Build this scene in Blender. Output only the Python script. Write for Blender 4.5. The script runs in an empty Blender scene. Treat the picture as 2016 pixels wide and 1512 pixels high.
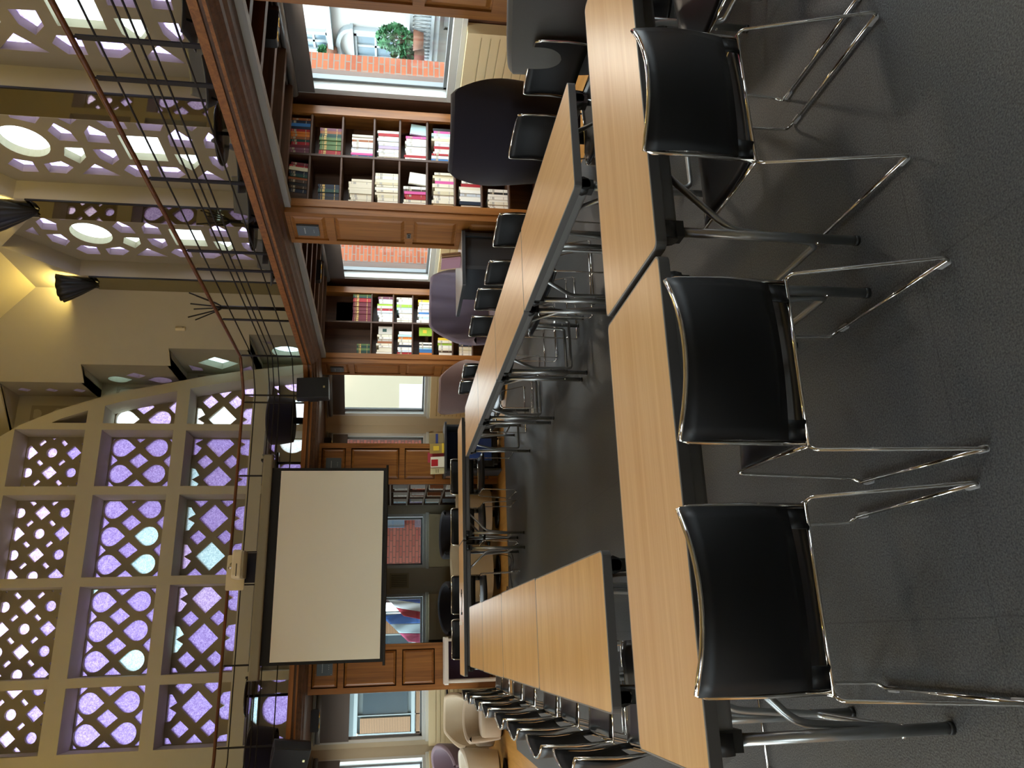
import bpy, bmesh, math, random
from mathutils import Vector, Matrix
from mathutils.geometry import tessellate_polygon
random.seed(7)
C = bpy.context.scene.collection
PI = math.pi
XC = 1.04            # centre line of the hall

# ------------------------------------------------------------------ materials
def lin(h):
    if isinstance(h, str):
        h = h.lstrip('#'); c = [int(h[i:i+2], 16)/255 for i in (0, 2, 4)]
    else: c = list(h)
    return tuple((v/12.92 if v <= .04045 else ((v+.055)/1.055)**2.4) for v in c) + (1,)
MATS = {}
def base_mat(name):
    m = bpy.data.materials.new(name); m.use_nodes = True
    nt = m.node_tree
    return m, nt, nt.nodes['Principled BSDF']
def N(nt, t, **kw):
    n = nt.nodes.new(t)
    for k, v in kw.items():
        if k in n.inputs.keys(): n.inputs[k].default_value = v
        else: setattr(n, k, v)
    return n
def plain(name, c, rough=.6, metal=0, spec=.5, noise=0, nscale=30, bump=0, bscale=200, coat=0):
    m, nt, b = base_mat(name)
    b.inputs['Base Color'].default_value = lin(c)
    b.inputs['Roughness'].default_value = rough
    b.inputs['Metallic'].default_value = metal
    b.inputs['Specular IOR Level'].default_value = spec
    if coat: b.inputs['Coat Weight'].default_value = coat
    if noise or bump:
        tc = N(nt, 'ShaderNodeTexCoord')
    if noise:
        n = N(nt, 'ShaderNodeTexNoise', Scale=nscale, Detail=4)
        nt.links.new(tc.outputs['Object'], n.inputs['Vector'])
        mx = N(nt, 'ShaderNodeMix', data_type='RGBA')
        l = lin(c)
        mx.inputs[6].default_value = tuple(v*(1-noise) for v in l[:3])+(1,)
        mx.inputs[7].default_value = tuple(min(1, v*(1+noise)) for v in l[:3])+(1,)
        nt.links.new(n.outputs['Fac'], mx.inputs[0]); nt.links.new(mx.outputs[2], b.inputs['Base Color'])
    if bump:
        n = N(nt, 'ShaderNodeTexNoise', Scale=bscale, Detail=3)
        nt.links.new(tc.outputs['Object'], n.inputs['Vector'])
        bp = N(nt, 'ShaderNodeBump', Strength=bump, Distance=.01)
        nt.links.new(n.outputs['Fac'], bp.inputs['Height']); nt.links.new(bp.outputs[0], b.inputs['Normal'])
    MATS[name] = m
    return m
def wood(name, c1, c2, axis=0, scale=1.0, rough=.4, rings=6, coat=0, fine=60):
    """long grain along the given axis"""
    m, nt, b = base_mat(name)
    tc = N(nt, 'ShaderNodeTexCoord'); mp = N(nt, 'ShaderNodeMapping')
    s = [rings*scale]*3; s[axis] = .45*scale
    mp.inputs['Scale'].default_value = s
    nt.links.new(tc.outputs['Object'], mp.inputs['Vector'])
    n1 = N(nt, 'ShaderNodeTexNoise', Scale=1.6, Detail=3, Distortion=1.2)
    nt.links.new(mp.outputs[0], n1.inputs['Vector'])
    mp2 = N(nt, 'ShaderNodeMapping'); s2 = [fine*scale]*3; s2[axis] = 1.6*scale
    mp2.inputs['Scale'].default_value = s2
    nt.links.new(tc.outputs['Object'], mp2.inputs['Vector'])
    n2 = N(nt, 'ShaderNodeTexNoise', Scale=1.5, Detail=2); nt.links.new(mp2.outputs[0], n2.inputs['Vector'])
    ad = N(nt, 'ShaderNodeMath', operation='MULTIPLY_ADD'); ad.inputs[1].default_value = .45
    nt.links.new(n2.outputs['Fac'], ad.inputs[0]); nt.links.new(n1.outputs['Fac'], ad.inputs[2])
    cr = N(nt, 'ShaderNodeValToRGB')
    cr.color_ramp.elements[0].position = .45; cr.color_ramp.elements[0].color = lin(c2)
    cr.color_ramp.elements[1].position = .95; cr.color_ramp.elements[1].color = lin(c1)
    nt.links.new(ad.outputs[0], cr.inputs[0]); nt.links.new(cr.outputs[0], b.inputs['Base Color'])
    b.inputs['Roughness'].default_value = rough
    if coat: b.inputs['Coat Weight'].default_value = coat; b.inputs['Coat Roughness'].default_value = .25
    MATS[name] = m
    return m
def fabric(name, c, rough=.95, sheen=.3):
    m = plain(name, c, rough, spec=.15, noise=.12, nscale=260, bump=.25, bscale=500)
    b = m.node_tree.nodes['Principled BSDF']
    b.inputs['Sheen Weight'].default_value = sheen; b.inputs['Sheen Roughness'].default_value = .5
    return m
def pane_mat(name, c, var, strength=1.0):
    """cast church glass: light passes through and scatters"""
    m, nt, b = base_mat(name)
    nt.nodes.remove(b); out = nt.nodes['Material Output']
    tc = N(nt, 'ShaderNodeTexCoord')
    n = N(nt, 'ShaderNodeTexNoise', Scale=34, Detail=2, Distortion=1.5); nt.links.new(tc.outputs['Object'], n.inputs['Vector'])
    cr = N(nt, 'ShaderNodeValToRGB')
    cr.color_ramp.elements[0].position = .40; cr.color_ramp.elements[0].color = lin(c)
    cr.color_ramp.elements[1].position = .66; cr.color_ramp.elements[1].color = lin(var)
    nt.links.new(n.outputs['Fac'], cr.inputs[0])
    tl = N(nt, 'ShaderNodeBsdfTranslucent'); gl = N(nt, 'ShaderNodeBsdfGlossy'); gl.inputs['Roughness'].default_value = .15
    mx = N(nt, 'ShaderNodeMixShader'); mx.inputs[0].default_value = .05
    bp = N(nt, 'ShaderNodeBump', Strength=.4, Distance=.01)
    nt.links.new(n.outputs['Fac'], bp.inputs['Height']); nt.links.new(bp.outputs[0], gl.inputs['Normal'])
    nt.links.new(cr.outputs[0], tl.inputs['Color'])
    nt.links.new(tl.outputs[0], mx.inputs[1]); nt.links.new(gl.outputs[0], mx.inputs[2])
    nt.links.new(mx.outputs[0], out.inputs[0])
    MATS[name] = m
    return m
def window_glass(name):
    m, nt, b = base_mat(name)
    nt.nodes.remove(b); out = nt.nodes['Material Output']
    tr = N(nt, 'ShaderNodeBsdfTransparent'); tr.inputs['Color'].default_value = (.95, .98, .98, 1)
    gl = N(nt, 'ShaderNodeBsdfGlossy'); gl.inputs['Roughness'].default_value = .02
    mx = N(nt, 'ShaderNodeMixShader'); mx.inputs[0].default_value = .04
    nt.links.new(tr.outputs[0], mx.inputs[1]); nt.links.new(gl.outputs[0], mx.inputs[2]); nt.links.new(mx.outputs[0], out.inputs[0])
    MATS[name] = m
    return m
def bricks(name, c1, c2, cm, bw=.22, bh=.065, ax='XZ', mort=.008):
    m, nt, b = base_mat(name)
    tc = N(nt, 'ShaderNodeTexCoord'); sx = N(nt, 'ShaderNodeSeparateXYZ'); cb = N(nt, 'ShaderNodeCombineXYZ')
    nt.links.new(tc.outputs['Object'], sx.inputs[0])
    ad = N(nt, 'ShaderNodeMath', operation='ADD'); nt.links.new(sx.outputs[0], ad.inputs[0]); nt.links.new(sx.outputs[1], ad.inputs[1])
    nt.links.new(ad.outputs[0], cb.inputs[0]); nt.links.new(sx.outputs[2], cb.inputs[1])
    br = N(nt, 'ShaderNodeTexBrick', Scale=1.0)
    br.inputs['Brick Width'].default_value = bw; br.inputs['Row Height'].default_value = bh; br.inputs['Mortar Size'].default_value = mort
    br.inputs['Color1'].default_value = lin(c1); br.inputs['Color2'].default_value = lin(c2); br.inputs['Mortar'].default_value = lin(cm)
    nt.links.new(cb.outputs[0], br.inputs['Vector']); nt.links.new(br.outputs['Color'], b.inputs['Base Color'])
    b.inputs['Roughness'].default_value = .85
    MATS[name] = m
    return m

WALL = plain('beige_plaster', '#b9b29c', .85, spec=.2, noise=.03, nscale=6, bump=.06, bscale=90)
CONC = plain('cast_lattice', '#9d9580', .8, spec=.2, noise=.04, nscale=9)
CEIL = plain('vault_plaster', '#d6cba0', .9, spec=.15)
OAK = wood('oak_panel', '#a0682f', '#6e4117', axis=2, scale=1, rough=.42, rings=7)
OAKX = wood('oak_rail', '#9c652e', '#6b3f16', axis=0, scale=1, rough=.42, rings=9)
OAKY = wood('oak_rail_deep', '#9c652e', '#6b3f16', axis=1, scale=1, rough=.42, rings=9)
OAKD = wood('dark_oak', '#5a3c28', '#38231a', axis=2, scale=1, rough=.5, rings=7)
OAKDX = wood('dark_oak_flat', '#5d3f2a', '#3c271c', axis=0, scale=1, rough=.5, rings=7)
BEECH = wood('beech_laminate', '#e7c08d', '#d8a970', axis=0, scale=1, rough=.33, rings=12, fine=90)
BEECH2 = wood('oak_laminate', '#e6bb7a', '#cf9b50', axis=1, scale=1.2, rough=.34, rings=4, fine=60)
PARQ = wood('parquet', '#cf9c55', '#b07c34', axis=1, scale=1.3, rough=.3, rings=5, coat=.3)
GREYEDGE = plain('grey_edging', '#8e8b88', .5)
BEAMM = plain('grey_metal', '#6f6d6a', .45, metal=.5)
BEAMD = plain('dark_beam', '#4a4846', .5, metal=.2)
LEGM = plain('silver_legs', '#9d9f9e', .32, metal=.9)
CHROME = plain('chrome', '#d9d6cf', .09, metal=1)
BLACKP = plain('black_plastic', '#141414', .45)
SHELLB = plain('black_chair_back', '#090a0c', .5, spec=.3)
SHELL = plain('black_chair_shell', '#0e1013', .34, spec=.5, bump=.03, bscale=600)
RUBBER = plain('clear_glide', '#9a9a9a', .3)
CARPET = None
BEIGEP = plain('radiator_enamel', '#d8cba2', .45)
FRAME_W = plain('window_frame_paint', '#bfc4c2', .4)
SASH = plain('sash_metal', '#6d7274', .4, metal=.4)
BLIND = plain('blind_cloth', '#5d5856', .8)
BLINDM = plain('blind_tube', '#8d8f90', .35, metal=.6)
IRON = plain('dark_iron', '#2a292b', .4, metal=.6)
HANDR = wood('handrail_wood', '#7a4a28', '#4f2d18', axis=0, scale=1, rough=.35)
SCREENW = plain('screen_cloth', '#e6e2cf', .9, spec=.1)
CASE = plain('screen_case', '#8c8570', .5, metal=.3)
CREAM = plain('cream_plastic', '#dfd3ae', .45)
PEWTER = plain('pewter', '#3b3c3f', .4, metal=.8)
GLASS = window_glass('window_glass')
LILAC = pane_mat('lilac_glass', '#78669f', '#9e90c8')
LILAC2 = pane_mat('pink_lilac_glass', '#8f7cae', '#bcaccf')
WHITEG = pane_mat('white_glass', '#d2e2e2', '#f2fcfc')
CYANG = pane_mat('pale_blue_glass', '#93b4bc', '#bcd8dc')
LILACR = pane_mat('right_lilac_glass', '#8472b4', '#bcb0da')
BRICK = bricks('orange_brick', '#7f3d22', '#93502f', '#6f6358', .23, .062)
BRICKP = bricks('pink_brick', '#85483e', '#94574a', '#59413b', .22, .065)

def carpet():
    m, nt, b = base_mat('grey_carpet')
    tc = N(nt, 'ShaderNodeTexCoord')
    n = N(nt, 'ShaderNodeTexNoise', Scale=170, Detail=3); nt.links.new(tc.outputs['Object'], n.inputs['Vector'])
    n2 = N(nt, 'ShaderNodeTexNoise', Scale=1.3, Detail=2); nt.links.new(tc.outputs['Object'], n2.inputs['Vector'])
    cr = N(nt, 'ShaderNodeValToRGB')
    cr.color_ramp.elements[0].position = .32; cr.color_ramp.elements[0].color = lin('#2d3033')
    cr.color_ramp.elements[1].position = .72; cr.color_ramp.elements[1].color = lin('#66686a')
    nt.links.new(n.outputs['Fac'], cr.inputs[0])
    cr2 = N(nt, 'ShaderNodeValToRGB')
    cr2.color_ramp.elements[0].position = .35; cr2.color_ramp.elements[0].color = (.8, .8, .8, 1)
    cr2.color_ramp.elements[1].position = .65; cr2.color_ramp.elements[1].color = (1, .99, .96, 1)
    nt.links.new(n2.outputs['Fac'], cr2.inputs[0])
    mu = N(nt, 'ShaderNodeMix', data_type='RGBA', blend_type='MULTIPLY'); mu.inputs[0].default_value = 1
    nt.links.new(cr.outputs[0], mu.inputs[6]); nt.links.new(cr2.outputs[0], mu.inputs[7])
    br = N(nt, 'ShaderNodeTexBrick', Scale=1.0, offset=0.0)   # tile joints
    br.inputs['Brick Width'].default_value = 1.0; br.inputs['Row Height'].default_value = 1.0; br.inputs['Mortar Size'].default_value = .0028
    br.inputs['Color1'].default_value = (1, 1, 1, 1); br.inputs['Color2'].default_value = (1, 1, 1, 1); br.inputs['Mortar'].default_value = (.7, .7, .7, 1)
    mp = N(nt, 'ShaderNodeMapping'); mp.inputs['Location'].default_value = (-.01, .12, 0)
    nt.links.new(tc.outputs['Object'], mp.inputs['Vector']); nt.links.new(mp.outputs[0], br.inputs['Vector'])
    m2 = N(nt, 'ShaderNodeMix', data_type='RGBA', blend_type='MULTIPLY'); m2.inputs[0].default_value = 1
    nt.links.new(mu.outputs[2], m2.inputs[6]); nt.links.new(br.outputs['Color'], m2.inputs[7])
    nt.links.new(m2.outputs[2], b.inputs['Base Color'])
    bp = N(nt, 'ShaderNodeBump', Strength=.5, Distance=.004); nt.links.new(n.outputs['Fac'], bp.inputs['Height']); nt.links.new(bp.outputs[0], b.inputs['Normal'])
    b.inputs['Roughness'].default_value = .5; b.inputs['Specular IOR Level'].default_value = .6
    return m
CARPET = carpet()

# ------------------------------------------------------------------ mesh builder
class MB:
    def __init__(s): s.v = []; s.f = []; s.sm = []
    def add(s, vs, fs, smooth=False):
        o = len(s.v); s.v += [tuple(v) for v in vs]; s.f += [tuple(i+o for i in f) for f in fs]; s.sm += [smooth]*len(fs); return s
    def box(s, x0, x1, y0, y1, z0, z1, M=None, bev=0):
        if x0 > x1: x0, x1 = x1, x0
        if y0 > y1: y0, y1 = y1, y0
        if z0 > z1: z0, z1 = z1, z0
        vs = [Vector((x, y, z)) for x in (x0, x1) for y in (y0, y1) for z in (z0, z1)]
        if M is not None: vs = [M @ v for v in vs]
        return s.add(vs, [(0,1,3,2), (4,6,7,5), (0,4,5,1), (2,3,7,6), (0,2,6,4), (1,5,7,3)])
    def prism(s, poly, h0, h1, M=None, smooth=False):
        n = len(poly)
        vs = [Vector((p[0], p[1], h0)) for p in poly] + [Vector((p[0], p[1], h1)) for p in poly]
        if M is not None: vs = [M @ v for v in vs]
        s.add(vs, [tuple(range(n-1, -1, -1)), tuple(range(n, 2*n))])
        o = len(s.v)-2*n
        for i in range(n):
            j = (i+1) % n; s.f.append((o+i, o+j, o+n+j, o+n+i)); s.sm.append(smooth)
        return s
    def rbox(s, x0, x1, y0, y1, z0, z1, r=.02, seg=4, M=None, axis=2):
        """box with edges rounded round one axis"""
        def rr(a0, a1, b0, b1):
            pts = []
            for (cx, cy, a) in ((a1-r, b1-r, 0), (a0+r, b1-r, 90), (a0+r, b0+r, 180), (a1-r, b0+r, 270)):
                for k in range(seg+1):
                    t = math.radians(a+90*k/seg); pts.append((cx+r*math.cos(t), cy+r*math.sin(t)))
            return pts
        M = M if M is not None else Matrix()
        if axis == 2: return s.prism(rr(x0, x1, y0, y1), z0, z1, M)
        if axis == 1: return s.prism(rr(x0, x1, z0, z1), -y1, -y0, M @ Matrix.Rotation(PI/2, 4, 'X'))
        return s.prism(rr(y0, y1, z0, z1), x0, x1, M @ Matrix(((0,0,1,0),(1,0,0,0),(0,1,0,0),(0,0,0,1))))
    def tube(s, pts, r, seg=8, closed=False, cap=True, M=None, corner=0):
        P = [Vector(p) for p in pts]
        if M is not None: P = [M @ p for p in P]
        if corner: P = round_path(P, corner, closed)
        n = len(P); rings = []; prev = None
        for i in range(n):
            if closed: t = (P[(i+1) % n]-P[i-1])
            else: t = (P[min(i+1, n-1)]-P[max(i-1, 0)])
            t.normalize()
            if prev is None:
                a = Vector((0, 0, 1)) if abs(t.z) < .9 else Vector((1, 0, 0))
                u = t.cross(a).normalized()
            else:
                u = (prev - t*prev.dot(t)); u = u.normalized() if u.length > 1e-6 else prev
            prev = u; w = t.cross(u); rr = r[i] if isinstance(r, (list, tuple)) else r
            rings.append([P[i]+(u*math.cos(2*PI*k/seg)+w*math.sin(2*PI*k/seg))*rr for k in range(seg)])
        vs = [v for g in rings for v in g]; fs = []
        for i in range(n if closed else n-1):
            j = (i+1) % n
            for k in range(seg): fs.append((i*seg+k, i*seg+(k+1) % seg, j*seg+(k+1) % seg, j*seg+k))
        s.add(vs, fs, True)
        if cap and not closed:
            o = len(s.v)-len(vs)
            s.f.append(tuple(o+k for k in range(seg-1, -1, -1))); s.sm.append(False)
            s.f.append(tuple(o+(n-1)*seg+k for k in range(seg))); s.sm.append(False)
        return s
    def lathe(s, prof, seg=24, M=None, a0=0, a1=2*PI, mod=None):
        full = abs(a1-a0-2*PI) < 1e-6; n = seg if full else seg+1
        vs = []
        for k in range(n):
            a = a0+(a1-a0)*k/seg
            for i, (r, z) in enumerate(prof):
                q = r*(mod(a, i) if mod else 1); v = Vector((q*math.cos(a), q*math.sin(a), z)); vs.append(M @ v if M is not None else v)
        m = len(prof); fs = []
        for k in range(seg):
            j = (k+1) % n
            for i in range(m-1): fs.append((k*m+i, j*m+i, j*m+i+1, k*m+i+1))
        return s.add(vs, fs, True)
    def grid(s, fn, nu, nv, smooth=True, closeu=False):
        vs = [fn(i/nu, j/nv) for i in range(nu+1) for j in range(nv+1)]
        fs = [(i*(nv+1)+j, (i+1)*(nv+1)+j, (i+1)*(nv+1)+j+1, i*(nv+1)+j+1) for i in range(nu) for j in range(nv)]
        return s.add(vs, fs, smooth)
    def holed(s, outer, holes, t0, t1, M=None):
        """slab in the local xy plane with openings, faces at t0 and t1"""
        loops = [[Vector((p[0], p[1], 0)) for p in L] for L in [outer]+holes]
        flat = [v for L in loops for v in L]; tris = tessellate_polygon(loops)
        n = len(flat)
        vs = [Vector((v.x, v.y, t0)) for v in flat]+[Vector((v.x, v.y, t1)) for v in flat]
        if M is not None: vs = [M @ v for v in vs]
        fs = [tuple(t) for t in tris]+[tuple(i+n for i in reversed(t)) for t in tris]
        o = 0
        for L in loops:
            k = len(L)
            for i in range(k): j = (i+1) % k; fs.append((o+i, o+j, o+j+n, o+i+n))
            o += k
        return s.add(vs, fs)
    def build(s, name, mat, parent=None, loc=None, bevel=0, solid=0, sub=0, recalc=True, autos=False):
        me = bpy.data.meshes.new(name); me.from_pydata(s.v, [], s.f)
        me.polygons.foreach_set('use_smooth', s.sm)
        if recalc:
            bm = bmesh.new(); bm.from_mesh(me); bmesh.ops.recalc_face_normals(bm, faces=bm.faces); bm.to_mesh(me); bm.free()
        me.materials.append(mat)
        o = bpy.data.objects.new(name, me); C.objects.link(o)
        if parent: o.parent = parent
        if loc is not None: o.location = loc
        if solid:
            d = o.modifiers.new('s', 'SOLIDIFY'); d.thickness = solid; d.offset = 0
        if bevel:
            d = o.modifiers.new('b', 'BEVEL'); d.width = bevel; d.segments = 2; d.limit_method = 'ANGLE'
        if sub:
            d = o.modifiers.new('u', 'SUBSURF'); d.levels = sub; d.render_levels = sub
        return o
def round_path(P, r, closed=False, seg=4):
    out = []; n = len(P)
    for i in range(n):
        if not closed and i in (0, n-1): out.append(P[i]); continue
        a, b, c = P[i-1], P[i], P[(i+1) % n]
        d1 = (a-b); d2 = (c-b); q = min(r, d1.length*.45, d2.length*.45)
        p1 = b+d1.normalized()*q; p2 = b+d2.normalized()*q
        for k in range(seg+1):
            t = k/seg; out.append(p1*(1-t)**2+b*2*t*(1-t)+p2*t*t)
    return out
def thing(name, label, cat, loc=(0, 0, 0), rz=0, group=None):
    o = bpy.data.objects.new(name, None); C.objects.link(o); o.empty_display_size = .1
    o.location = loc; o.rotation_euler = (0, 0, rz); o['label'] = label; o['category'] = cat
    if group: o['group'] = group
    return o
def tag(o, label, cat, group=None, kind=None):
    o['label'] = label; o['category'] = cat
    if group: o['group'] = group
    if kind: o['kind'] = kind
    return o
def struct(o): o['kind'] = 'structure'; return o
def sthing(name, loc=(0, 0, 0), rz=0):
    o = bpy.data.objects.new(name, None); C.objects.link(o); o.location = loc; o.rotation_euler = (0, 0, rz); o['kind'] = 'structure'; return o
def dup(root, loc, rz=0, label=None, group=None):
    kids = {}
    def cp(o, par):
        c = o.copy(); C.objects.link(c)
        if par: c.parent = par
        for ch in o.children: cp(ch, c)
        return c
    r = cp(root, None); r.location = loc; r.rotation_euler = (0, 0, rz)
    if label: r['label'] = label
    if group: r['group'] = group
    return r
def text(body, size, mat, parent, M, name='lettering', ext=.001):
    cu = bpy.data.curves.new(name, 'FONT'); cu.body = body; cu.size = size; cu.extrude = ext; cu.align_x = 'CENTER'; cu.align_y = 'CENTER'
    t = bpy.data.objects.new('tmp', cu); C.objects.link(t)
    dg = bpy.context.evaluated_depsgraph_get(); me = bpy.data.meshes.new_from_object(t.evaluated_get(dg))
    bpy.data.objects.remove(t); me.name = name; me.transform(M); me.materials.clear(); me.materials.append(mat)
    o = bpy.data.objects.new(name, me); C.objects.link(o)
    if parent: o.parent = parent
    return o

# plane helpers: local (s, t) to world for a wall facing -X at X, facing -Y at Y
def MX(X):   # local x -> +Y, local y -> +Z, local z -> -X
    return Matrix(((0, 0, -1, X), (1, 0, 0, 0), (0, 1, 0, 0), (0, 0, 0, 1)))
def MY(Y):   # local x -> +X, local y -> +Z, local z -> -Y
    return Matrix(((1, 0, 0, 0), (0, 0, -1, Y), (0, 1, 0, 0), (0, 0, 0, 1)))
def mirx(x): return 2*XC-x

# ================================================================== SETTING
Y0, YB = -2.6, 13.4
XR = 5.4; XL = mirx(5.4)
ZG, ZS = 2.87, 2.70                       # gallery top and soffit
def oct_poly(dx, c):                       # hall outline: sides at XR+dx, chamfer x+y = c, far wall YB
    xr = XR+dx; return [(mirx(xr), Y0), (xr, Y0), (xr, c-xr), (c-YB, YB), (mirx(c-YB), YB), (mirx(xr), c-xr)]
CL, CU = 17.05, 16.75
# floors
b = MB(); b.prism(oct_poly(.3, CL+.3), -.12, -.006); struct(b.build('floor', PARQ))
b = MB(); b.prism([(-1.32, Y0+.1), (3.86, Y0+.1), (3.86, 9.6), (2.9, 10.62), (-1.0, 10.55), (-1.32, 10.3)], -.006, .0)
cpt = struct(b.build('floor_carpet', CARPET))

# ---- lower walls
def win_holes(lst): return [[(a, c), (b_, c), (b_, d), (a, d)] for (a, b_, c, d) in lst]
WR = [(5.2, 6.80, 1.0, 2.62), (9.35, 11.12, 1.0, 2.62), (1.6, 3.4, 1.0, 2.62), (-1.6, .2, 1.0, 2.62)]
b = MB(); b.holed([(Y0, 0), (CL-XR, 0), (CL-XR, ZG), (Y0, ZG)], win_holes(WR), 0, -.3, MX(XR)); struct(b.build('wall_right', OAKD))
ML = Matrix(((0, 0, 1, XL), (1, 0, 0, 0), (0, 1, 0, 0), (0, 0, 0, 1)))
b = MB(); b.holed([(Y0, 0), (CL-XR, 0), (CL-XR, ZG), (Y0, ZG)], win_holes(WR), 0, -.3, ML); struct(b.build('wall_left', WALL))
WF = [(2.86, 3.50, 1.0, 2.66), (1.16, 2.07, 1.0, 2.66), (-.62, .74, 1.0, 2.66), (-1.50, -.70, 1.0, 2.66)]
b = MB(); b.holed([(mirx(CL-YB), 0), (CL-YB, 0), (CL-YB, ZG), (mirx(CL-YB), ZG)], win_holes(WF), 0, -.3, MY(YB)); struct(b.build('wall_far', WALL))
s2 = math.sqrt(.5)
# chamfer: local x runs from the far corner towards the side wall, local z into the room
MCR = Matrix(((s2, 0, -s2, CL-YB), (-s2, 0, -s2, YB), (0, 1, 0, 0), (0, 0, 0, 1)))
MCL = Matrix(((-s2, 0, s2, mirx(CL-YB)), (-s2, 0, -s2, YB), (0, 1, 0, 0), (0, 0, 0, 1)))
LC = (XR-(CL-YB))/s2
WC = (.19, 1.75, 1.0, 2.66)
for nm, M in (('wall_chamfer_right', MCR), ('wall_chamfer_left', MCL)):
    b = MB(); b.holed([(0, 0), (LC, 0), (LC, ZG), (0, ZG)], win_holes([WC]), 0, -.3, M); struct(b.build(nm, WALL))
b = MB(); b.box(mirx(XR)-.3, XR+.3, Y0-.2, Y0, 0, 9.4); struct(b.build('wall_back', WALL))

wn = [0]
def window(M, a, b_, z0, z1, zb, rad=True, fr=.075, blind=True):
    """opening a..b_ wide, z0..z1 high; roller blind drawn down to zb"""
    wn[0] += 1
    w = sthing('window_%d' % wn[0])
    m = MB()
    for (x0, x1, y0, y1) in ((a, b_, z0, z0+fr), (a, b_, z1-fr, z1), (a, a+fr, z0+fr, z1-fr), (b_-fr, b_, z0+fr, z1-fr)): m.box(x0, x1, y0, y1, -.10, .012, M)
    m.box(a-.02, b_+.02, z0-.05, z0, -.05, .05, M)
    m.build('frame', FRAME_W, w, bevel=.004)
    m = MB(); i = fr+.0
    for (x0, x1, y0, y1) in ((a+i, b_-i, z0+i, z0+i+.035), (a+i, b_-i, z1-i-.035, z1-i), (a+i, a+i+.035, z0+i, z1-i), (b_-i-.035, b_-i, z0+i, z1-i)): m.box(x0, x1, y0, y1, -.15, -.09, M)
    m.build('sash', SASH, w, bevel=.003)
    m = MB(); m.box(a+.09, b_-.09, z0+.09, z1-.09, -.125, -.12, M); m.build('glass', GLASS, w)
    if blind:
        m = MB(); m.box(a+.03, b_-.03, zb, z1-.02, .02, .026, M); m.build('blind', BLIND, w)
        m = MB(); m.tube([M @ Vector((a+.02, z1-.0, .055)), M @ Vector((b_-.02, z1-.0, .055))], .038, 12)
        m.box(a, b_, z1+.045, z1+.06, .015, .09, M); m.build('blind_tube', BLINDM, w)
    return w
for (a, b_, c, d), zb in zip(WR, (2.42, 2.36, 2.4, 2.4)): window(MX(XR), a, b_, c, d, zb)
for (a, b_, c, d), zb in zip(WF, (2.37, 2.3, 2.3, 2.19)): window(MY(YB), a, b_, c, d, zb, fr=.05)
window(MCR, *WC, 2.42, fr=.05); window(MCL, *WC, 2.3, fr=.05)
for (a, b_, c, d) in WR: window(ML, a, b_, c, d, 2.5)

# radiators (one cover per window)
def radiator(M, a, b_, label, n=9, z0=.12, z1=.95, dp=.12):
    t = thing('radiator_cover', label, 'radiator', (0, 0, 0), 0, 'radiator covers under the windows')
    m = MB(); h = (z1-z0-.05)/n
    m.box(a, b_, z1-.05, z1, .012, dp+.012, M); m.box(a, b_, z0, z1-.05, .012, dp-.006, M)
    m.box(a, a+.05, z0, z1-.05, dp-.006, dp+.012, M); m.box(b_-.05, b_, z0, z1-.05, dp-.006, dp+.012, M)
    for k in range(n): m.box(a+.05, b_-.05, z0+k*h+.010, z0+(k+1)*h, dp-.006, dp+.012, M)
    m.build('front_cover', BEIGEP, t)
    m = MB(); m.box(a+.02, b_-.02, z0-.12, z0, .02, dp-.03, M); m.build('plinth', BEIGEP, t)
    return t
radiator(MX(XR), 5.66, 6.83, 'cream ribbed radiator cover under the window with the white ornate house')
radiator(MX(XR), 9.4, 11.1, 'cream ribbed radiator cover behind the dark desk end and mauve armchair')
radiator(MCR, .22, 1.7, 'cream ribbed radiator cover under the slanted corner window behind rose armchair', 11)
radiator(MY(YB), 2.9, 3.48, 'narrow cream ribbed radiator cover right of the pier with magazines', 11)
radiator(MY(YB), 1.16, 2.04, 'cream ribbed radiator cover below the window onto pink brickwork', 11)
radiator(MY(YB), .0, .72, 'cream ribbed radiator cover below the window with the flags', 11)
radiator(MY(YB), -1.58, -.7, 'cream ribbed radiator cover below window showing shop awning', 11)
radiator(MCL, .22, 1.7, 'cream ribbed radiator cover at slanted left corner of far wall', 11)
# white window bolts and the grey vent grille on the far wall
t = thing('wall_grille', 'beige square vent grille on far wall between the flag and brick windows', 'vent')
m = MB(); m.box(.83, 1.08, 1.28, 1.60, 0, .012, MY(YB)); m.build('plate', plain('grille_plate', '#a39878', .6), t)
m = MB()
for k in range(7): m.box(.86+k*.029, .875+k*.029, 1.31, 1.57, .012, .02, MY(YB))
m.build('slats', plain('grille_slat', '#6f674f', .6), t)

# ---- gallery slab and cornice
def inner(xr, yf, leg):
    return [(mirx(xr), Y0), (mirx(xr), yf-leg), (mirx(xr)+leg, yf), (xr-leg, yf), (xr, yf-leg), (xr, Y0)]
b = MB()
ins = inner(3.86, 11.12, .40)
outs = [(XR+.15, Y0), (XR+.15, CL-XR+.1), (CL-YB+.1, YB+.15), (mirx(CL-YB+.1), YB+.15), (mirx(XR+.15), CL-XR+.1), (mirx(XR+.15), Y0)]
b.prism(ins+outs, ZS+.06, ZG); struct(b.build('ceiling_gallery_soffit', OAKDX))
def offs(o):   # centreline moved outwards by o
    return inner(3.79+o, 11.04+o, .37+o*.2)
PROF = [(0.06, 2.868), (0, 2.868), (0, 2.805), (.015, 2.80), (.015, 2.775), (-.008, 2.772), (-.008, 2.748), (.02, 2.74), (.03, 2.725), (.06, 2.71), (.075, 2.69), (.12, 2.685), (.16, 2.665), (.30, 2.655), (.36, 2.655), (.36, 2.72)]
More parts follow.
